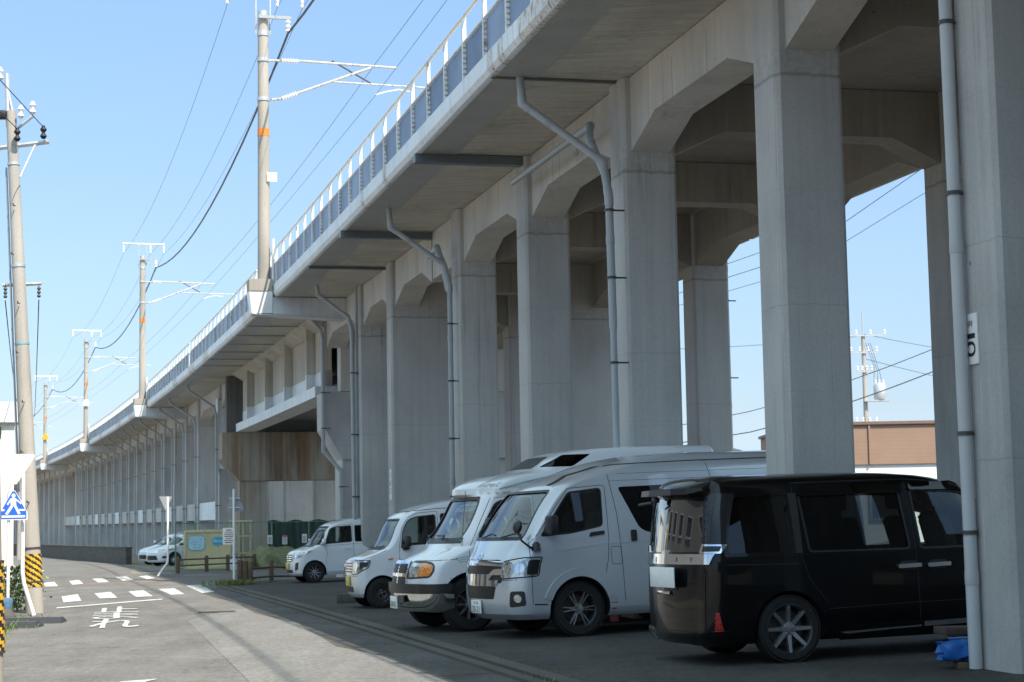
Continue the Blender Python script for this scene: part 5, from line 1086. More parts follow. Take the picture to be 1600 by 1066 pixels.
        v.P('sill', Lr, [(-.5, .25), (-2.6, .25), (-2.6, .36), (-.5, .36)], 'silver', .005, .02, .1)
    B = v.P('grille', S.front, [(-.60, .70), (.60, .70), (.62, .95), (.5, .99), (-.5, .99), (-.62, .95)], 'ink', .002, .02, .06, .03, out=FO)
    for P in ([(-.62, .905), (-.3, .915), (.3, .915), (.62, .905), (.62, .96), (.3, .975), (-.3, .975), (-.62, .96)], [(-.62, .80), (-.44, .80), (-.36, .735), (.36, .735), (.44, .80), (.62, .80), (.64, .875), (.46, .87), (.36, .81), (-.36, .81), (-.46, .87), (-.64, .875)], [(-.5, .665), (.5, .665), (.56, .735), (-.56, .735)]):
        m = MB(); patch(m, S.front, rpoly(P, .012), .02, .03, .05, 0, FO); m.build('chrome_bar', M['chrome'], B)
    for k in range(3): m = MB(); patch(m, S.front, [(-.44, .825+k*.028), (.44, .825+k*.028), (.44, .834+k*.028), (-.44, .834+k*.028)], .01, .01, .1, 0, FO); m.build('grille_slat', M['blackp'], B)
    v.P('grille', S.front, [(-.44, .50), (.44, .50), (.50, .66), (-.50, .66)], 'blackp', .004, .02, .06, .03, out=FO)
    for k in range(4): m = MB(); patch(m, S.front, [(-.44, .525+k*.035), (.44, .525+k*.035), (.44, .535+k*.035), (-.44, .535+k*.035)], .012, .01, .1, 0, FO); m.build('grille_slat', M['ink'], v.o)
    v.seam(S.front, [(-.9, .74), (-.6, .735), (.6, .735), (.9, .74)], .008, out=FO); emblem(v, S.front, (0, 1.01), .16, .11, FO)
    x = S.front(0, .42).x+.02; m = MB().box((x, 0, .40), (.014, .33, .165), bev=.003); p = m.build('number_plate', M['white'], v.o); m = MB(); lettering(m, '20-21', (x+.008, -.13, .33), (0, 1, 0), (0, 0, 1), .26, .08); lettering(m, '三河 300', (x+.008, -.09, .43), (0, 1, 0), (0, 0, 1), .18, .04); m.build('plate_figures', plain('plate_green', (.02, .12, .06), .5), p)
    a = S.wrap(1.05, 1.12); m = MB().tube([a+Vector((.0, 0, -.02)), a+Vector((.1, .03, .02)), a+Vector((.2, .02, .1)), a+Vector((.22, -.02, .2))], .014, 8); m.lathe([(0, -.05), (.07, -.02), (.085, .02), (.05, .06), (0, .07)], 18, 0, Matrix.Translation(a+Vector((.22, -.02, .27))) @ Matrix.Rotation(rad(75), 4, 'Y')); m.lathe([(.06, -.03), (.05, .05), (.02, .08)], 14, 0, Matrix.Translation(a)); m.build('parking_mirror', M['blackp'], v.o)
    v.wheels(.235, .2, 'twin6')
    for y in (.42, -.42): seatp(v.o, -.15, y, .85)
    MB().box((.55, 0, 1.12), (.3, 1.6, .2), bev=.05).build('dashboard', M['cabin'], v.o); MB().box((-.7, 0, 1.3), (.04, 1.6, 1.0)).build('bulkhead', M['cabin'], v.o)
    m = MB(); m.lathe([(.17, -.012), (.185, 0), (.17, .012), (.155, 0), (.17, -.012)], 24, 0, Matrix.Translation((.32, -.42, 1.22)) @ Matrix.Rotation(rad(-40), 4, 'Y')); m.build('steering_wheel', M['blackp'], v.o)
silver_van()
# ---- white camper van with raised fibreglass roof
def camper():
    c4 = (.03, .1, .2)
    K = [(.30, .62, -4.0, .90, .08, .2, .25, *c4), (.38, .70, -4.1, .96, .10, .22, .28, *c4), (.62, .74, -4.12, .985, .11, .22, .3, *c4), (.80, .72, -4.12, .99, .11, .22, .3, *c4), (.93, .68, -4.12, .99, .12, .22, .32, *c4), (.99, .60, -4.12, .988, .13, .24, .34, *c4), (1.06, .47, -4.12, .985, .14, .25, .36, *c4), (1.14, .30, -4.11, .98, .15, .25, .36, *c4), (1.22, .20, -4.1, .972, .10, .2, .28, *c4),
         (1.30, .11, -4.1, .962, .08, .16, .24, *c4), (1.76, -.17, -4.06, .89, .08, .16, .22, *c4), (1.83, -.2, -4.05, .88, .1, .16, .22, *c4), (1.86, -.12, -4.05, .895, .18, .22, .3, *c4), (1.93, -.12, -4.04, .895, .18, .24, .34, *c4), (2.02, -.24, -4.02, .885, .18, .26, .36, *c4), (2.09, -.46, -4.0, .86, .16, .3, .38, *c4), (2.14, -.86, -3.98, .82, .12, .3, .36, *c4), (2.22, -1.08, -3.95, .79, .08, .3, .3, *c4), (2.34, -1.3, -3.93, .75, .06, .3, .3, *c4), (2.42, -1.55, -3.9, .70, .06, .3, .3, *c4), (2.46, -1.9, -3.85, .60, .06, .3, .3, *c4), (2.48, -2.3, -3.7, .4, .04, .2, .2, .03, .2, .2)]
    v = Veh('camper_van', 'white camper van with raised roof, amber lamps and chrome bumper beside the silver van', 'camper van', (-.61, 24.53), (0, .98), 180+71, Shell(K, .008), M['wpaint'], .365, 2.78, .86, .30, 2.48, .44); v.later = []
    v.win([(-.14, 1.27), (-.42, 1.72), (-.55, 1.76), (-.92, 1.78), (-.92, 1.27)], 'glass', .03, [.05, .1, .1, .05, .05]); v.win([(-1.10, 1.76), (-2.0, 1.76), (-2.0, 1.3), (-1.10, 1.3)], 'dglass', .03)
    v.sw.append((rpoly([(-1.16, 2.20), (-1.62, 2.20), (-1.92, 2.37), (-1.52, 2.37)], .03), 1)); ws = rpoly([(-.80, 1.24), (.80, 1.24), (.70, 1.80), (-.70, 1.80)], .1); v.fw.append(ws)
    v.body(-.05, .76); v.glass_all(); S = v.S
    o = v.P('windscreen', S.front, ws, 'wind', -.012, .004, .08, out=FO); m = MB(); ribbon(m, S.front, ws, .05, .002, closed=True, out=FO); m.build('windscreen_rubber', M['ink'], o)
    v.P('cowl', S.front, [(-.84, 1.19), (.84, 1.19), (.85, 1.26), (-.85, 1.26)], 'blackp', .006, out=FO)
    for y in (.4, -.3): MB().tube([S.front(y, 1.22)+Vector((.04, 0, .02)), S.front(y-.05, 1.28)+Vector((.05, 0, .02)), S.front(y-.4, 1.29)+Vector((.04, 0, .01))], .012, 6).build('wiper', M['blackp'], v.o)
    MB().tube([S.wrap(.9, 1.15), S.wrap(.9, 1.15)+Vector((-.08, 0, .75))], .004, 5).build('aerial', M['blackp'], v.o)
    g = v.P('grille', S.front, [(-.36, .60), (.36, .60), (.36, .955), (-.36, .955)], 'chrome', .03, .05, .06, .03, out=FO)
    for x0, x1 in ((-.31, -.04), (.04, .31)):
        for z0, z1 in ((.635, .755), (.80, .92)):
            m = MB(); patch(m, S.front, rpoly([(x0, z0), (x1, z0), (x1, z1), (x0, z1)], .015), .034, .01, .06, 0, FO); m.build('grille_opening', M['ink'], g)
            for k in range(3): m = MB(); z = z0+.02+k*.035; patch(m, S.front, [(x0, z), (x1, z), (x1, z+.012), (x0, z+.012)], .04, .006, .1, 0, FO); m.build('grille_slat', M['blackp'], g)
    for sg in (1, -1):
        Lr = v.L(sg); wr = (lambda a, b, g_=sg: S.wrap(g_*a, b))
        h = v.P('headlight', wr, [(.38, .75), (.64, .75), (.64, .93), (.38, .945)], 'head', .012, .03, .05, .03); h2 = v.P('turn_signal', wr, [(.635, .755), (.92, .77), (.97, .84), (.94, .90), (.84, .93), (.635, .935)], 'amber', .014, .03, .04, [.02, .05, .06, .05, .05, .02])
        m = MB(); ribbon(m, wr, rpoly([(.365, .735), (.93, .755), (.985, .84), (.95, .915), (.85, .945), (.365, .96)], .04), .02, .006, closed=True); m.build('lamp_surround', M['blackp'], h2)
        v.seam(wr, [(.38, .97), (.9, .97), (1.2, .98)], .008)
        v.seam(Lr, [(-.0, .52), (.0, 1.1), (-.07, 1.26), (-.36, 1.79), (-.97, 1.83), (-.98, .55)]); v.seam(Lr, [(.28, .52), (.28, .74)]); v.P('roof_seam', Lr, [(-.35, 1.845), (-4.0, 1.845), (-4.0, 1.875), (-.35, 1.875)], plain('cream_trim', (.5, .46, .38), .5), .006, .012, .15)
        for k in range(3): z = 1.02-.028*k; v.seam(Lr, [(.2-.02*k, z-.03), (-.3, z+.03), (-.95, z+.04), (-2.0, z+.04)], .009, name='pinstripe', mat='teal')
        for k in range(4): v.seam(Lr, [(-.45-.12*k, 1.90+.01*k), (-.85-.06*k, 1.98+.018*k), (-1.4, 2.05+.012*k)], .007, name='pinstripe', mat='teal')
        v.seam(Lr, [(-.40, 1.89), (-.8, 1.99), (-1.3, 2.08), (-1.6, 2.1)], .012, name='pinstripe', mat='teal')
        y = S.side(-.42, 1.38).y; m = MB().box((-.42, sg*(y+.05), 1.27), (.14, .18, .1), bev=.03); m.build('mirror_arm', M['blackp'], v.o)
        m = MB(); bmm = Matrix.Translation((-.42, sg*(y+.16), 1.42)); m.lathe([(0, -.16), (.06, -.13), (.1, -.04), (.1, .05), (.06, .12), (0, .14)], 20, 0, bmm); m.lathe([(0, .12), (.045, .15), (.05, .2), (.02, .24), (0, .245)], 16, 0, bmm); m.build('door_mirror', M['chrome'], v.o)
        m = MB(); patch(m, Lr, rpoly([(-1.16, 2.20), (-1.62, 2.20), (-1.92, 2.37), (-1.52, 2.37)], .03), -.01, .004, .08); m.build('roof_window', M['dglass'], v.o)
        v.P('lower_trim', Lr, [(-.42, .38), (-2.3, .38), (-2.3, .46), (-.42, .46)], 'blackp', .01, .02, .1)
    rw = rpoly([(-.5, 2.19), (.5, 2.19), (.45, 2.35), (-.45, 2.35)], .04); v.P('roof_window', S.front, rw, M['ink'], .006, .01, .06, out=FO)
    # bumper: black top pad over chrome, wrapping both corners
    for nm, z0, z1, mt, of in (('bumper_pad', .54, .66, 'blackp', .06), ('chrome_bumper', .30, .535, 'chrome', .05)):
        m = MB(); m2 = rpoly([(-1.22, z0 + (.06 if nm[0] == 'c' else 0)), (-.9, z0), (.9, z0), (1.22, z0 + (.06 if nm[0] == 'c' else 0)), (1.26, z1), (-1.26, z1)], .03); patch(m, lambda a, b: S.wrap(a, b), m2, of, .09, .06); m.build(nm, M[mt], v.o)
    x = S.front(0, .45).x+.062; MB().box((x-.008, 0.22, .45), (.02, .3, .1)).build('bumper_slot', M['ink'], v.o)
    p = MB().box((x+.012, -.1, .40), (.014, .34, .17), bev=.003).build('number_plate', M['white'], v.o); m = MB(); lettering(m, '28-02', (x+.02, -.23, .34), (0, 1, 0), (0, 0, 1), .26, .075); m.build('plate_figures', plain('plate_green_ink', (.02, .12, .06), .5), p)
    m = MB(); V, F, _ = text_mesh('Roadtrek'); m.add([S.front(.52+.36*a, 1.95+.06*b)+Vector((.006, .0, 0)) for a, b in V], F); m.build('lettering', M['teal'], v.o, fix=False)
    v.wheels(.215, .235, 'cap')
    for y in (.45, -.45): seatp(v.o, -.55, y, .85)
    MB().box((-.1, 0, 1.14), (.3, 1.6, .2), bev=.05).build('dashboard', M['cabin'], v.o); MB().box((-1.0, 0, 1.35), (.04, 1.7, 1.1)).build('curtain', M['cabin'], v.o)
camper()
# ---- white kei cargo van
def kei_van():
    c4 = (.02, .08, .12)
    K = [(.20, .40, -2.85, .66, .05, .12, .16, *c4), (.27, .455, -2.9, .72, .06, .14, .18, *c4), (.55, .48, -2.92, .735, .06, .15, .18, *c4), (.84, .46, -2.92, .737, .06, .15, .2, *c4), (.91, .40, -2.92, .735, .07, .16, .22, *c4), (.97, .24, -2.91, .73, .08, .16, .24, *c4), (1.03, .08, -2.91, .725, .09, .14, .22, *c4), (1.08, .0, -2.91, .72, .1, .12, .2, *c4), (1.55, -.27, -2.89, .675, .1, .12, .18, *c4), (1.63, -.35, -2.88, .665, .1, .14, .18, *c4), (1.72, -.52, -2.87, .645, .1, .16, .2, *c4), (1.80, -.78, -2.85, .615, .1, .2, .22, *c4), (1.87, -1.15, -2.82, .55, .08, .2, .22, *c4), (1.91, -1.5, -2.75, .4, .06, .2, .2, *c4), (1.925, -1.8, -2.6, .25, .04, .1, .1, *c4)]
    v = Veh('kei_van', 'small boxy white kei van with black steel wheels, second car from the bridge', 'van', (-2.39, 32.23), (0, .72), 180+74, Shell(K, .006), M['pearl'], .272, 2.52, .645, .20, 1.925, .325); v.later = []
    v.win([(-.38, 1.10), (-.42, 1.38), (-.52, 1.55), (-.66, 1.60), (-1.02, 1.63), (-1.02, 1.12)], 'glass', .02, [.03, .08, .08, .08, .04, .03]); v.win([(-1.12, 1.64), (-1.95, 1.66), (-1.95, 1.14), (-1.12, 1.13)], 'dglass', .02); v.win([(-2.05, 1.66), (-2.75, 1.66), (-2.7, 1.16), (-2.05, 1.14)], 'dglass', .02)
    ws = rpoly([(-.62, 1.07), (.62, 1.07), (.565, 1.57), (-.565, 1.57)], .05); v.fw.append(ws); rw = rpoly([(-.55, 1.2), (.55, 1.2), (.5, 1.68), (-.5, 1.68)], .05); v.rwn.append(rw); v.body(-.12, .6); v.glass_all(); S = v.S
    o = v.P('windscreen', S.front, ws, 'wind', -.012, .004, .08, out=FO); m = MB(); ribbon(m, S.front, ws, .03, .002, closed=True, out=FO); m.build('windscreen_rubber', M['blackp'], o); v.P('rear_window', S.rear, rw, 'glass', -.012, .004, .1, out=RO)
    v.P('cowl', S.front, [(-.6, 1.035), (.6, 1.035), (.61, 1.075), (-.61, 1.075)], 'blackp', .005, out=FO)
    for y in (.3, -.15): MB().tube([S.front(y, 1.07)+Vector((.03, 0, .015)), S.front(y+.3, 1.09)+Vector((.035, 0, .01))], .011, 6).build('wiper', M['blackp'], v.o)
    g = v.P('grille', S.front, [(-.34, .63), (.34, .63), (.34, .86), (-.34, .86)], 'alloy', .008, .02, .05, .02, out=FO)
    for k in range(4): m = MB(); patch(m, S.front, [(-.32, .65+k*.05), (.32, .65+k*.05), (.32, .67+k*.05), (-.32, .67+k*.05)], .012, .01, .1, 0, FO); m.build('grille_slat', M['blackp'], g)
    for sg in (1, -1):
        Lr = v.L(sg); wr = (lambda a, b, g_=sg: S.wrap(g_*a, b))
        h = v.P('headlight', wr, [(.36, .62), (.60, .63), (.84, .74), (.86, .85), (.36, .86)], 'head', .01, .03, .05, [.03, .05, .06, .03, .03]); m = MB(); patch(m, wr, [(.53+.085*math.cos(t), .745+.085*math.sin(t)) for t in [k*math.pi/10 for k in range(20)]], .016, .012, .05); m.build('lamp_lens', M['chrome'], h); m = MB(); patch(m, wr, rpoly([(.68, .71), (.82, .76), (.83, .83), (.68, .83)], .02), .015, .01, .04); m.build('lamp_edge', M['blackp'], h)
        m = MB(); ribbon(m, wr, rpoly([(.35, .61), (.6, .62), (.85, .73), (.87, .86), (.35, .87)], .04), .012, .004, closed=True); m.build('lamp_gap', M['seam'], h)
        v.P('arch_lip', Lr, ring((0, .272), .32, .355, 0, 180), v.pm, .01, .02, .05); v.P('arch_lip', Lr, ring((-2.52, .272), .32, .355, 0, 180), v.pm, .01, .02, .05); v.P('side_marker', Lr, [(-.12, .85), (-.21, .855), (-.21, .885), (-.12, .88)], 'amber', .012, .02, .05, .01)
        v.seam(Lr, [(-.32, .42), (-.34, 1.08), (-.40, 1.42), (-.52, 1.60), (-.68, 1.67), (-1.06, 1.69), (-1.08, .36)]); v.seam(Lr, [(-.45, 1.70), (-1.1, 1.74), (-2.8, 1.76)], .01); v.seam(Lr, [(-.1, 1.02), (.15, .93), (.33, .87)]); v.seam(Lr, [(-2.0, 1.72), (-2.02, .36)])
        for k in range(3): v.P('side_rib', Lr, [(-.08, .76-.05*k), (-1.05, .79-.05*k), (-1.9, .79-.05*k), (-1.9, .775-.05*k), (-1.05, .775-.05*k), (-.08, .75-.05*k)], 'pearl', .007, .012, .12)
        y = S.side(-.5, 1.15).y; m = MB().box((-.47, sg*(y+.13), 1.17), (.1, .17, .2), bev=.04); m.box((-.45, sg*(y+.03), 1.07), (.12, .1, .1), bev=.02); m.build('door_mirror', M['blackp'], v.o); v.P('mirror_base', Lr, [(-.36, 1.06), (-.5, 1.06), (-.46, 1.16), (-.40, 1.2)], 'blackp', .008, .012, .06)
    v.P('lower_grille', S.front, [(-.34, .30), (.34, .30), (.34, .40), (-.34, .40)], 'blackp', .005, .02, .06, .02, out=FO); v.seam(S.front, [(-.6, .585), (.6, .585)], .008, out=FO); x = S.front(0, .48).x+.012
    MB().box((x, 0.05, .49), (.012, .33, .165), bev=.003).build('number_plate', M['plate_y'], v.o); v.wheels(.165, .145, 'steel')
    for y in (.35, -.35): seatp(v.o, -.75, y, .68)
    MB().box((-.22, 0, .98), (.25, 1.2, .18), bev=.05).build('dashboard', M['cabin'], v.o)
kei_van()
# ---- white kei wagon
def kei_wagon():
    c4 = (.03, .1, .16)
    K = [(.19, .50, -2.72, .66, .08, .16, .22, *c4), (.26, .56, -2.77, .72, .09, .2, .24, *c4), (.50, .58, -2.78, .735, .10, .22, .26, *c4), (.76, .56, -2.78, .735, .11, .24, .28, *c4), (.84, .50, -2.78, .733, .12, .26, .3, *c4), (.90, .36, -2.77, .728, .13, .26, .3, *c4), (.95, .20, -2.77, .722, .13, .22, .28, *c4), (1.0, .10, -2.76, .715, .13, .2, .26, *c4), (1.48, -.33, -2.72, .645, .12, .16, .2, *c4), (1.54, -.42, -2.7, .635, .12, .16, .2, *c4), (1.60, -.56, -2.68, .61, .12, .18, .22, *c4), (1.66, -.82, -2.64, .55, .1, .2, .24, *c4), (1.70, -1.15, -2.55, .42, .08, .2, .24, *c4), (1.72, -1.5, -2.4, .25, .04, .1, .1, *c4)]
    v = Veh('kei_wagon', 'small white kei wagon with swirl alloy wheels, nearest the bridge behind the grey pipes', 'car', (-5.42, 48.6), (0, .72), 180+71, Shell(K, .008), M['pearl'], .282, 2.425, .645, .19, 1.72, .33); v.later = []
    v.win([(.02, 1.0), (-.26, 1.40), (-.36, 1.40), (-.22, 1.02)], 'glass', .02, .02); v.win([(-.30, 1.03), (-.46, 1.42), (-.58, 1.47), (-1.05, 1.49), (-1.05, 1.06)], 'glass', .02, [.03, .06, .06, .04, .04]); v.win([(-1.15, 1.49), (-1.95, 1.49), (-1.95, 1.08), (-1.15, 1.06)], 'dglass', .02); v.win([(-2.05, 1.48), (-2.55, 1.45), (-2.5, 1.1), (-2.05, 1.08)], 'dglass', .02)
    ws = rpoly([(-.60, .985), (.60, .985), (.53, 1.49), (-.53, 1.49)], .06); v.fw.append(ws); v.body(-.1, .58); v.glass_all(); S = v.S
    o = v.P('windscreen', S.front, ws, 'wind', -.012, .004, .08, out=FO); m = MB(); ribbon(m, S.front, ws, .03, .002, closed=True, out=FO); m.build('windscreen_rubber', M['blackp'], o); v.P('cowl', S.front, [(-.6, .955), (.6, .955), (.61, .99), (-.61, .99)], 'blackp', .005, out=FO)
    g = v.P('grille', S.front, [(-.34, .58), (.34, .58), (.36, .76), (-.36, .76)], 'blackp', .008, .02, .05, .03, out=FO)
    for k in range(3): m = MB(); patch(m, S.front, [(-.33, .60+k*.055), (.33, .60+k*.055), (.33, .625+k*.055), (-.33, .625+k*.055)], .016, .012, .1, 0, FO); m.build('chrome_bar', M['chrome'], g)
    for sg in (1, -1):
        Lr = v.L(sg); wr = (lambda a, b, g_=sg: S.wrap(g_*a, b))
        h = v.P('headlight', wr, [(.34, .66), (.62, .66), (.93, .80), (.95, .86), (.34, .79)], 'head', .01, .03, .05, [.03, .05, .05, .03, .03]); m = MB(); patch(m, wr, [(.56+.055*math.cos(t), .735+.05*math.sin(t)) for t in [k*math.pi/8 for k in range(16)]], .015, .01, .05); m.build('lamp_lens', M['chrome'], h)
        v.P('fog_lamp', wr, [(.48, .34), (.66, .36), (.68, .56), (.54, .54)], 'blackp', .006, .02, .05, .03)
        v.P('arch_lip', Lr, ring((0, .282), .325, .355, 0, 180), v.pm, .008, .02, .05); v.seam(Lr, [(-.30, .34), (-.36, .8), (-.30, 1.02), (-.48, 1.46), (-.6, 1.51), (-1.09, 1.53), (-1.1, .32)]); v.seam(Lr, [(-.3, .97), (-1.1, 1.0), (-2.5, 1.03)], .006); v.P('sill', Lr, [(-.38, .2), (-2.05, .2), (-2.05, .31), (-.4, .31)], 'pearl', .014, .03, .1)
        y = S.side(-.28, 1.06).y; m = MB().box((-.25, sg*(y+.13), 1.10), (.1, .2, .15), bev=.045); m.box((-.24, sg*(y+.03), 1.04), (.1, .1, .06), bev=.02); m.build('door_mirror', M['pearl'], v.o); v.P('door_handle', Lr, [(-.85, .87), (-1.02, .875), (-1.02, .91), (-.85, .905)], 'pearl', .025, .03, .06, .01)
    v.P('lower_grille', S.front, [(-.36, .28), (.36, .28), (.36, .36), (-.36, .36)], 'blackp', .005, .02, .06, .02, out=FO); x = S.front(0, .45).x+.012; MB().box((x, 0, .46), (.012, .33, .165), bev=.003).build('number_plate', M['plate_y'], v.o); v.wheels(.185, .15, 'swirl')
    for y in (.33, -.33): seatp(v.o, -.7, y, .62)
    MB().box((-.18, 0, .9), (.25, 1.2, .16), bev=.05).build('dashboard', M['cabin'], v.o)
kei_wagon()
# ---- two white cars nose out beyond the bridge
def far_car(lab, c, ang, sc):
    c4 = (.04, .15, .22)
    K = [(.18, .78, -3.5, .74, .14, .25, .3, *c4), (.28, .84, -3.55, .83, .16, .3, .34, *c4), (.60, .86, -3.57, .85, .18, .34, .38, *c4), (.74, .82, -3.57, .85, .2, .36, .4, *c4), (.84, .66, -3.56, .84, .2, .36, .4, *c4), (.93, .38, -3.55, .83, .18, .3, .36, *c4), (1.02, .08, -3.54, .815, .18, .26, .3, *c4), (1.5, -.72, -3.45, .71, .16, .2, .26, *c4), (1.60, -.98, -3.4, .66, .14, .2, .26, *c4), (1.67, -1.4, -3.3, .52, .1, .2, .25, *c4), (1.69, -1.8, -3.0, .3, .05, .1, .2, *c4)]
    K = [(z*.93,)+tuple(r) for z, *r in K]
    v = Veh('parked_car', lab, 'car', c, (0, .84), ang, Shell(K, .01), M['pearl'], .30, 2.75, .74, K[0][0], K[-1][0], .36, 'white cars parked beyond the bridge pier'); v.later = []
    v.win([(-.25, .95), (-.85, 1.33), (-1.1, 1.36), (-1.35, 1.37), (-1.35, .95)], 'dglass', .02, .04); v.win([(-1.45, 1.37), (-2.4, 1.35), (-2.4, .97), (-1.45, .95)], 'dglass', .02, .04); ws = rpoly([(-.68, .95), (.68, .95), (.58, 1.36), (-.58, 1.36)], .06); v.fw.append(ws); v.body(-.3, .6); v.glass_all(); S = v.S
    v.P('windscreen', S.front, ws, 'wind', -.012, .004, .1, out=FO); g = v.P('grille', S.front, [(-.5, .60), (.5, .60), (.55, .72), (-.55, .72)], 'chrome', .008, .02, .06, .03, out=FO); v.P('lower_grille', S.front, [(-.5, .28), (.5, .28), (.42, .48), (-.42, .48)], 'blackp', .006, .02, .06, .03, out=FO)
    for sg in (1, -1):
        wr = (lambda a, b, g_=sg: S.wrap(g_*a, b)); h = v.P('headlight', wr, [(.55, .62), (.8, .62), (1.3, .76), (1.34, .80), (.8, .76), (.55, .72)], 'head', .01, .03, .06, .02); v.P('fog_lamp', wr, [(.78, .34), (1.0, .36), (1.02, .46), (.82, .46)], 'blackp', .006, .02, .05, .02)
        y = S.side(-.5, 1.06).y; MB().box((-.42, sg*(y+.12), 1.1), (.12, .2, .15), bev=.045).build('door_mirror', M['pearl'], v.o); v.seam(v.L(sg), [(-.38, .3), (-.42, .8), (-.3, 1.02), (-.9, 1.48)]); v.seam(v.L(sg), [(-1.4, 1.5), (-1.42, .3)])
    v.wheels(.19, .17, 'cap')
far_car('white car with its nose showing, the nearer of two behind the cream container', (-15.8, 83.5), 180+50, 1); far_car('white car mostly hidden, the farther of two nose to nose behind the container', (-17.0, 87.4), 180+50, 1)
# ---- black minivan, rear towards the road
def minivan():
    K = [(.20, .74, -3.74, .78, .16, .28, .32, .10, .16, .22), (.27, .82, -3.80, .835, .18, .3, .34, .10, .18, .24), (.50, .86, -3.80, .86, .18, .3, .36, .10, .18, .24), (.80, .84, -3.79, .866, .2, .3, .38, .10, .17, .22), (.92, .74, -3.78, .866, .2, .32, .38, .10, .16, .2), (1.02, .50, -3.77, .862, .2, .32, .36, .10, .15, .19), (1.10, .18, -3.76, .852, .2, .28, .34, .10, .15, .18), (1.5, -.36, -3.70, .79, .18, .22, .28, .09, .13, .16), (1.66, -.60, -3.67, .762, .16, .22, .26, .09, .13, .16), (1.72, -.76, -3.66, .745, .16, .22, .26, .08, .14, .18), (1.78, -1.05, -3.63, .70, .14, .24, .28, .06, .16, .2), (1.82, -1.5, -3.56, .58, .1, .24, .28, .05, .16, .2), (1.84, -2.0, -3.4, .35, .05, .2, .2, .04, .1, .15)]
    v = Veh('minivan', 'glossy black minivan backed in nearest the camera with a roof spoiler and blank white plate', 'minivan', (2.656, 17.62), (-2.85, -.85), 73, Shell(K, .012), M['blackpaint'], .326, 2.85, .765, .20, 1.84, .375); v.later = []
    v.win([(-.02, 1.10), (-.62, 1.55), (-.95, 1.61), (-1.42, 1.63), (-1.38, 1.05), (-.4, 1.05)], 'glass', .02, [.03, .1, .06, .04, .04, .1]); v.win([(-1.56, 1.63), (-2.66, 1.62), (-2.60, 1.06), (-1.50, 1.05)], 'dglass', .02, .05); v.win([(-2.78, 1.63), (-3.42, 1.62), (-3.46, 1.08), (-2.76, 1.07)], 'dglass', .0, .04)
    ws = rpoly([(-.7, 1.1), (.7, 1.1), (.62, 1.62), (-.62, 1.62)], .06); v.fw.append(ws); rw = rpoly([(-.70, 1.10), (.70, 1.10), (.64, 1.63), (-.64, 1.63)], .03); v.rwn.append(rw); v.body(-.2, .6); v.glass_all(); S = v.S
    v.P('windscreen', S.front, ws, 'wind', -.012, .004, .1, out=FO); o = v.P('rear_window', S.rear, rw, 'tailglass', .004, .006, .08, out=RO); R = S.rear
    B = v.P('chrome_band', S.rear, [(-.80, .98), (.80, .98), (.83, 1.08), (.10, 1.08), (.05, 1.12), (-.05, 1.12), (-.10, 1.08), (-.83, 1.08)], 'chrome', .018, .03, .05, out=RO)
    m = MB()
    for ch, y in zip('VOXY', (.54, .26, -.28, -.54)):
        V, F, a = text_mesh(ch); m.add([R(y-(x-.5)*.05, .1+.908+.042*z)+Vector((-.021, 0, 0)) for x, z in V], F)
    m.build('lettering', M['ink'], B, fix=False); emblem(v, S.rear, (0, 1.055), .11, .075, RO)
    g = v.P('tailgate_panel', S.rear, [(-.72, .34), (.72, .34), (.76, .96), (-.76, .96)], v.pm, .006, .02, .06, .06, out=RO); v.P('plate_recess', S.rear, [(-.30, .72), (.30, .72), (.32, .95), (-.32, .95)], 'blackpaint', .012, .02, .06, .03, out=RO); xx = R(0, .72).x
    MB().box((xx-.05, -.06, .855), (.012, .64, .20), bev=.003).build('number_plate', M['white'], v.o); MB().box((xx-.02, 0, .70), (.02, .34, .035), bev=.006).build('plate_garnish', M['chrome'], v.o)
    m = MB(); ribbon(m, S.rear, rpoly([(-.73, .33), (.73, .33), (.77, .9), (.72, 1.68), (-.72, 1.68), (-.77, .9)], .06), .01, .003, 0, True, RO); m.build('tailgate_gap', M['seam'], v.b)
    for sg in (1, -1):
        Lr = v.L(sg); wr = (lambda a, b, g_=sg: S.rwrap(g_*a, b))
        t = v.P('tail_lamp', wr, [(.69, 1.18), (.97, 1.17), (.96, 1.66), (.65, 1.66)], 'tail', .012, .03, .05, .03)
        for k in range(6): m = MB(); z = 1.21+k*.073; ribbon(m, wr, rpoly([(.715-.006*k, z), (.79-.004*k, z), (.79-.004*k, z+.05), (.715-.006*k, z+.058)], .008), .010, .016, 0, True); m.build('light_element', M['alloyd'], t)
        m = MB(); patch(m, wr, rpoly([(.66, 1.085), (.92, 1.08), (.96, 1.165), (.70, 1.175)], .015), .02, .03, .05); m.build('lamp_chrome', M['chrome'], t); m = MB(); patch(m, wr, rpoly([(.72, 1.10), (.90, 1.10), (.91, 1.15), (.73, 1.155)], .01), .023, .01, .05); m.build('lamp_inner', M['tail'], t)
        v.P('reflector', wr, [(.84, .30), (.93, .30), (.90, .52), (.865, .52)], 'redl', .02, .03, .05, .01)
        v.P('rear_kit', wr, [(.45, .22), (.98, .20), (1.0, .34), (.80, .34), (.55, .285)], v.pm, .03, .05, .06, .02)
        v.P('arch_lip', Lr, ring((-2.85, .326), .37, .40, 0, 180), v.pm, .01, .02, .05); v.P('arch_lip', Lr, ring((0, .326), .37, .40, 0, 180), v.pm, .01, .02, .05)
        v.seam(Lr, [(-2.72, 1.72), (-2.70, 1.05), (-2.62, .8), (-2.42, .55)]); v.seam(Lr, [(-1.47, 1.72), (-1.44, 1.05), (-1.42, .22)]); v.seam(Lr, [(-2.72, 1.74), (-1.5, 1.745), (-.9, 1.70)], .008); v.seam(Lr, [(-2.72, .95), (-3.5, .97)], .008); v.seam(Lr, [(-2.42, .5), (-1.4, .52), (-.4, .52)], .006, mat='alloyd')
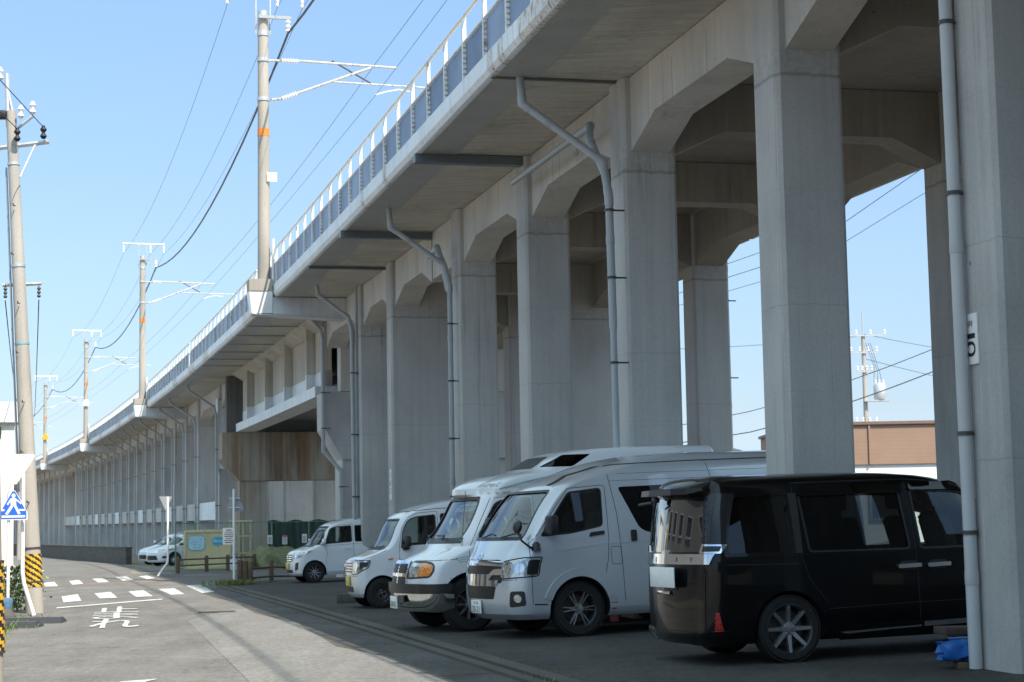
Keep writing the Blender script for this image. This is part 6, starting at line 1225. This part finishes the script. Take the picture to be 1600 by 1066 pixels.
        v.P('belt_trim', Lr, [(-.2, 1.015), (-3.5, 1.045), (-3.5, 1.06), (-.2, 1.03)], 'blackpaint', .008, .015, .12)
        v.P('door_visor', Lr, [(-1.52, 1.60), (-2.66, 1.60), (-2.66, 1.70), (-1.52, 1.71)], 'visor', .03, .03, .1, .02); v.P('door_visor', Lr, [(-.62, 1.56), (-.95, 1.62), (-1.44, 1.63), (-1.44, 1.71), (-.95, 1.69)], 'visor', .03, .03, .1, .02)
        for x in (-1.53, -1.2): v.P('door_handle', Lr, [(x+.13, .865), (x-.13, .86), (x-.13, .90), (x+.13, .905)], 'chrome', .03, .035, .05, .015); v.P('handle_recess', Lr, [(x+.1, .84), (x-.1, .84), (x-.1, .93), (x+.1, .93)], 'blackp', .002, .01, .05, .04)
        v.P('side_skirt', Lr, [(-.45, .20), (-2.3, .20), (-2.42, .30), (-2.35, .33), (-1.45, .33), (-.45, .335)], v.pm, .03, .05, .1); m = MB(); patch(m, Lr, [(-.45, .30), (-1.40, .285), (-1.40, .33), (-.45, .35)], .034, .01, .1); patch(m, Lr, [(-1.43, .285), (-2.25, .262), (-2.32, .275), (-1.43, .30)], .034, .01, .1); m.build('skirt_trim', M['alloy'], v.o)
        v.P('pillar_trim', Lr, [(-2.68, 1.05), (-2.75, 1.05), (-2.77, 1.64), (-2.68, 1.64)], 'blackp', .006, .012, .08); v.P('quarter_panel', Lr, [(-3.46, .62), (-3.2, .60), (-3.25, .93), (-3.5, .95)], 'blackpaint', .006, .012, .08, .05)
    # roof spoiler
    m = MB(); P0 = [(-.70, .03), (-.62, -.11), (-.3, -.15), (.3, -.15), (.62, -.11), (.70, .03), (.66, .24), (-.66, .24)]; n = len(P0)
    m.hexa([(-3.66+b, a, 1.665+(.035 if b > 0 else 0)) for a, b in P0], [(-3.66+b*.96, a*.97, 1.725+(.085 if b > .1 else 0)) for a, b in P0]); m.build('spoiler', M['gloss'], v.o)
    MB().tube([(-3.76, .28, 1.62), (-3.79, .28, 1.60), (-3.80, .6, 1.585)], .014, 6).build('rear_wiper', M['blackp'], v.o); m = MB(); m.box((-3.75, .26, 1.625), (.06, .1, .06), bev=.02); m.build('wiper_motor', M['blackp'], v.o)
    v.wheels(.245, .205, 'eight')
    for x in (-.55, -1.6, -2.5):
        for y in (.38, -.38): seatp(v.o, x, y, .68)
    MB().box((.05, 0, 1.0), (.4, 1.5, .2), bev=.06).build('dashboard', M['cabin'], v.o)
M['tailglass'] = plain('black_rear_glass', (.004, .004, .005), .02, 0, 1.0, 1.0); M['visor'] = glass('smoked_visor', (.25, .22, .22), 1.5)
M['gloss'] = plain('satin_black', (.004, .004, .005), .35, 0, .3)
minivan()
blk = thing('concrete_block', 'small grey concrete block lying behind the second kei van wheel', 'block', (-3.3, 35.2, gnd(-3.3, 35.2)))
MB().box((0, 0, .09), (.4, .22, .18), bev=.015).build('block', M['kerb'], blk)
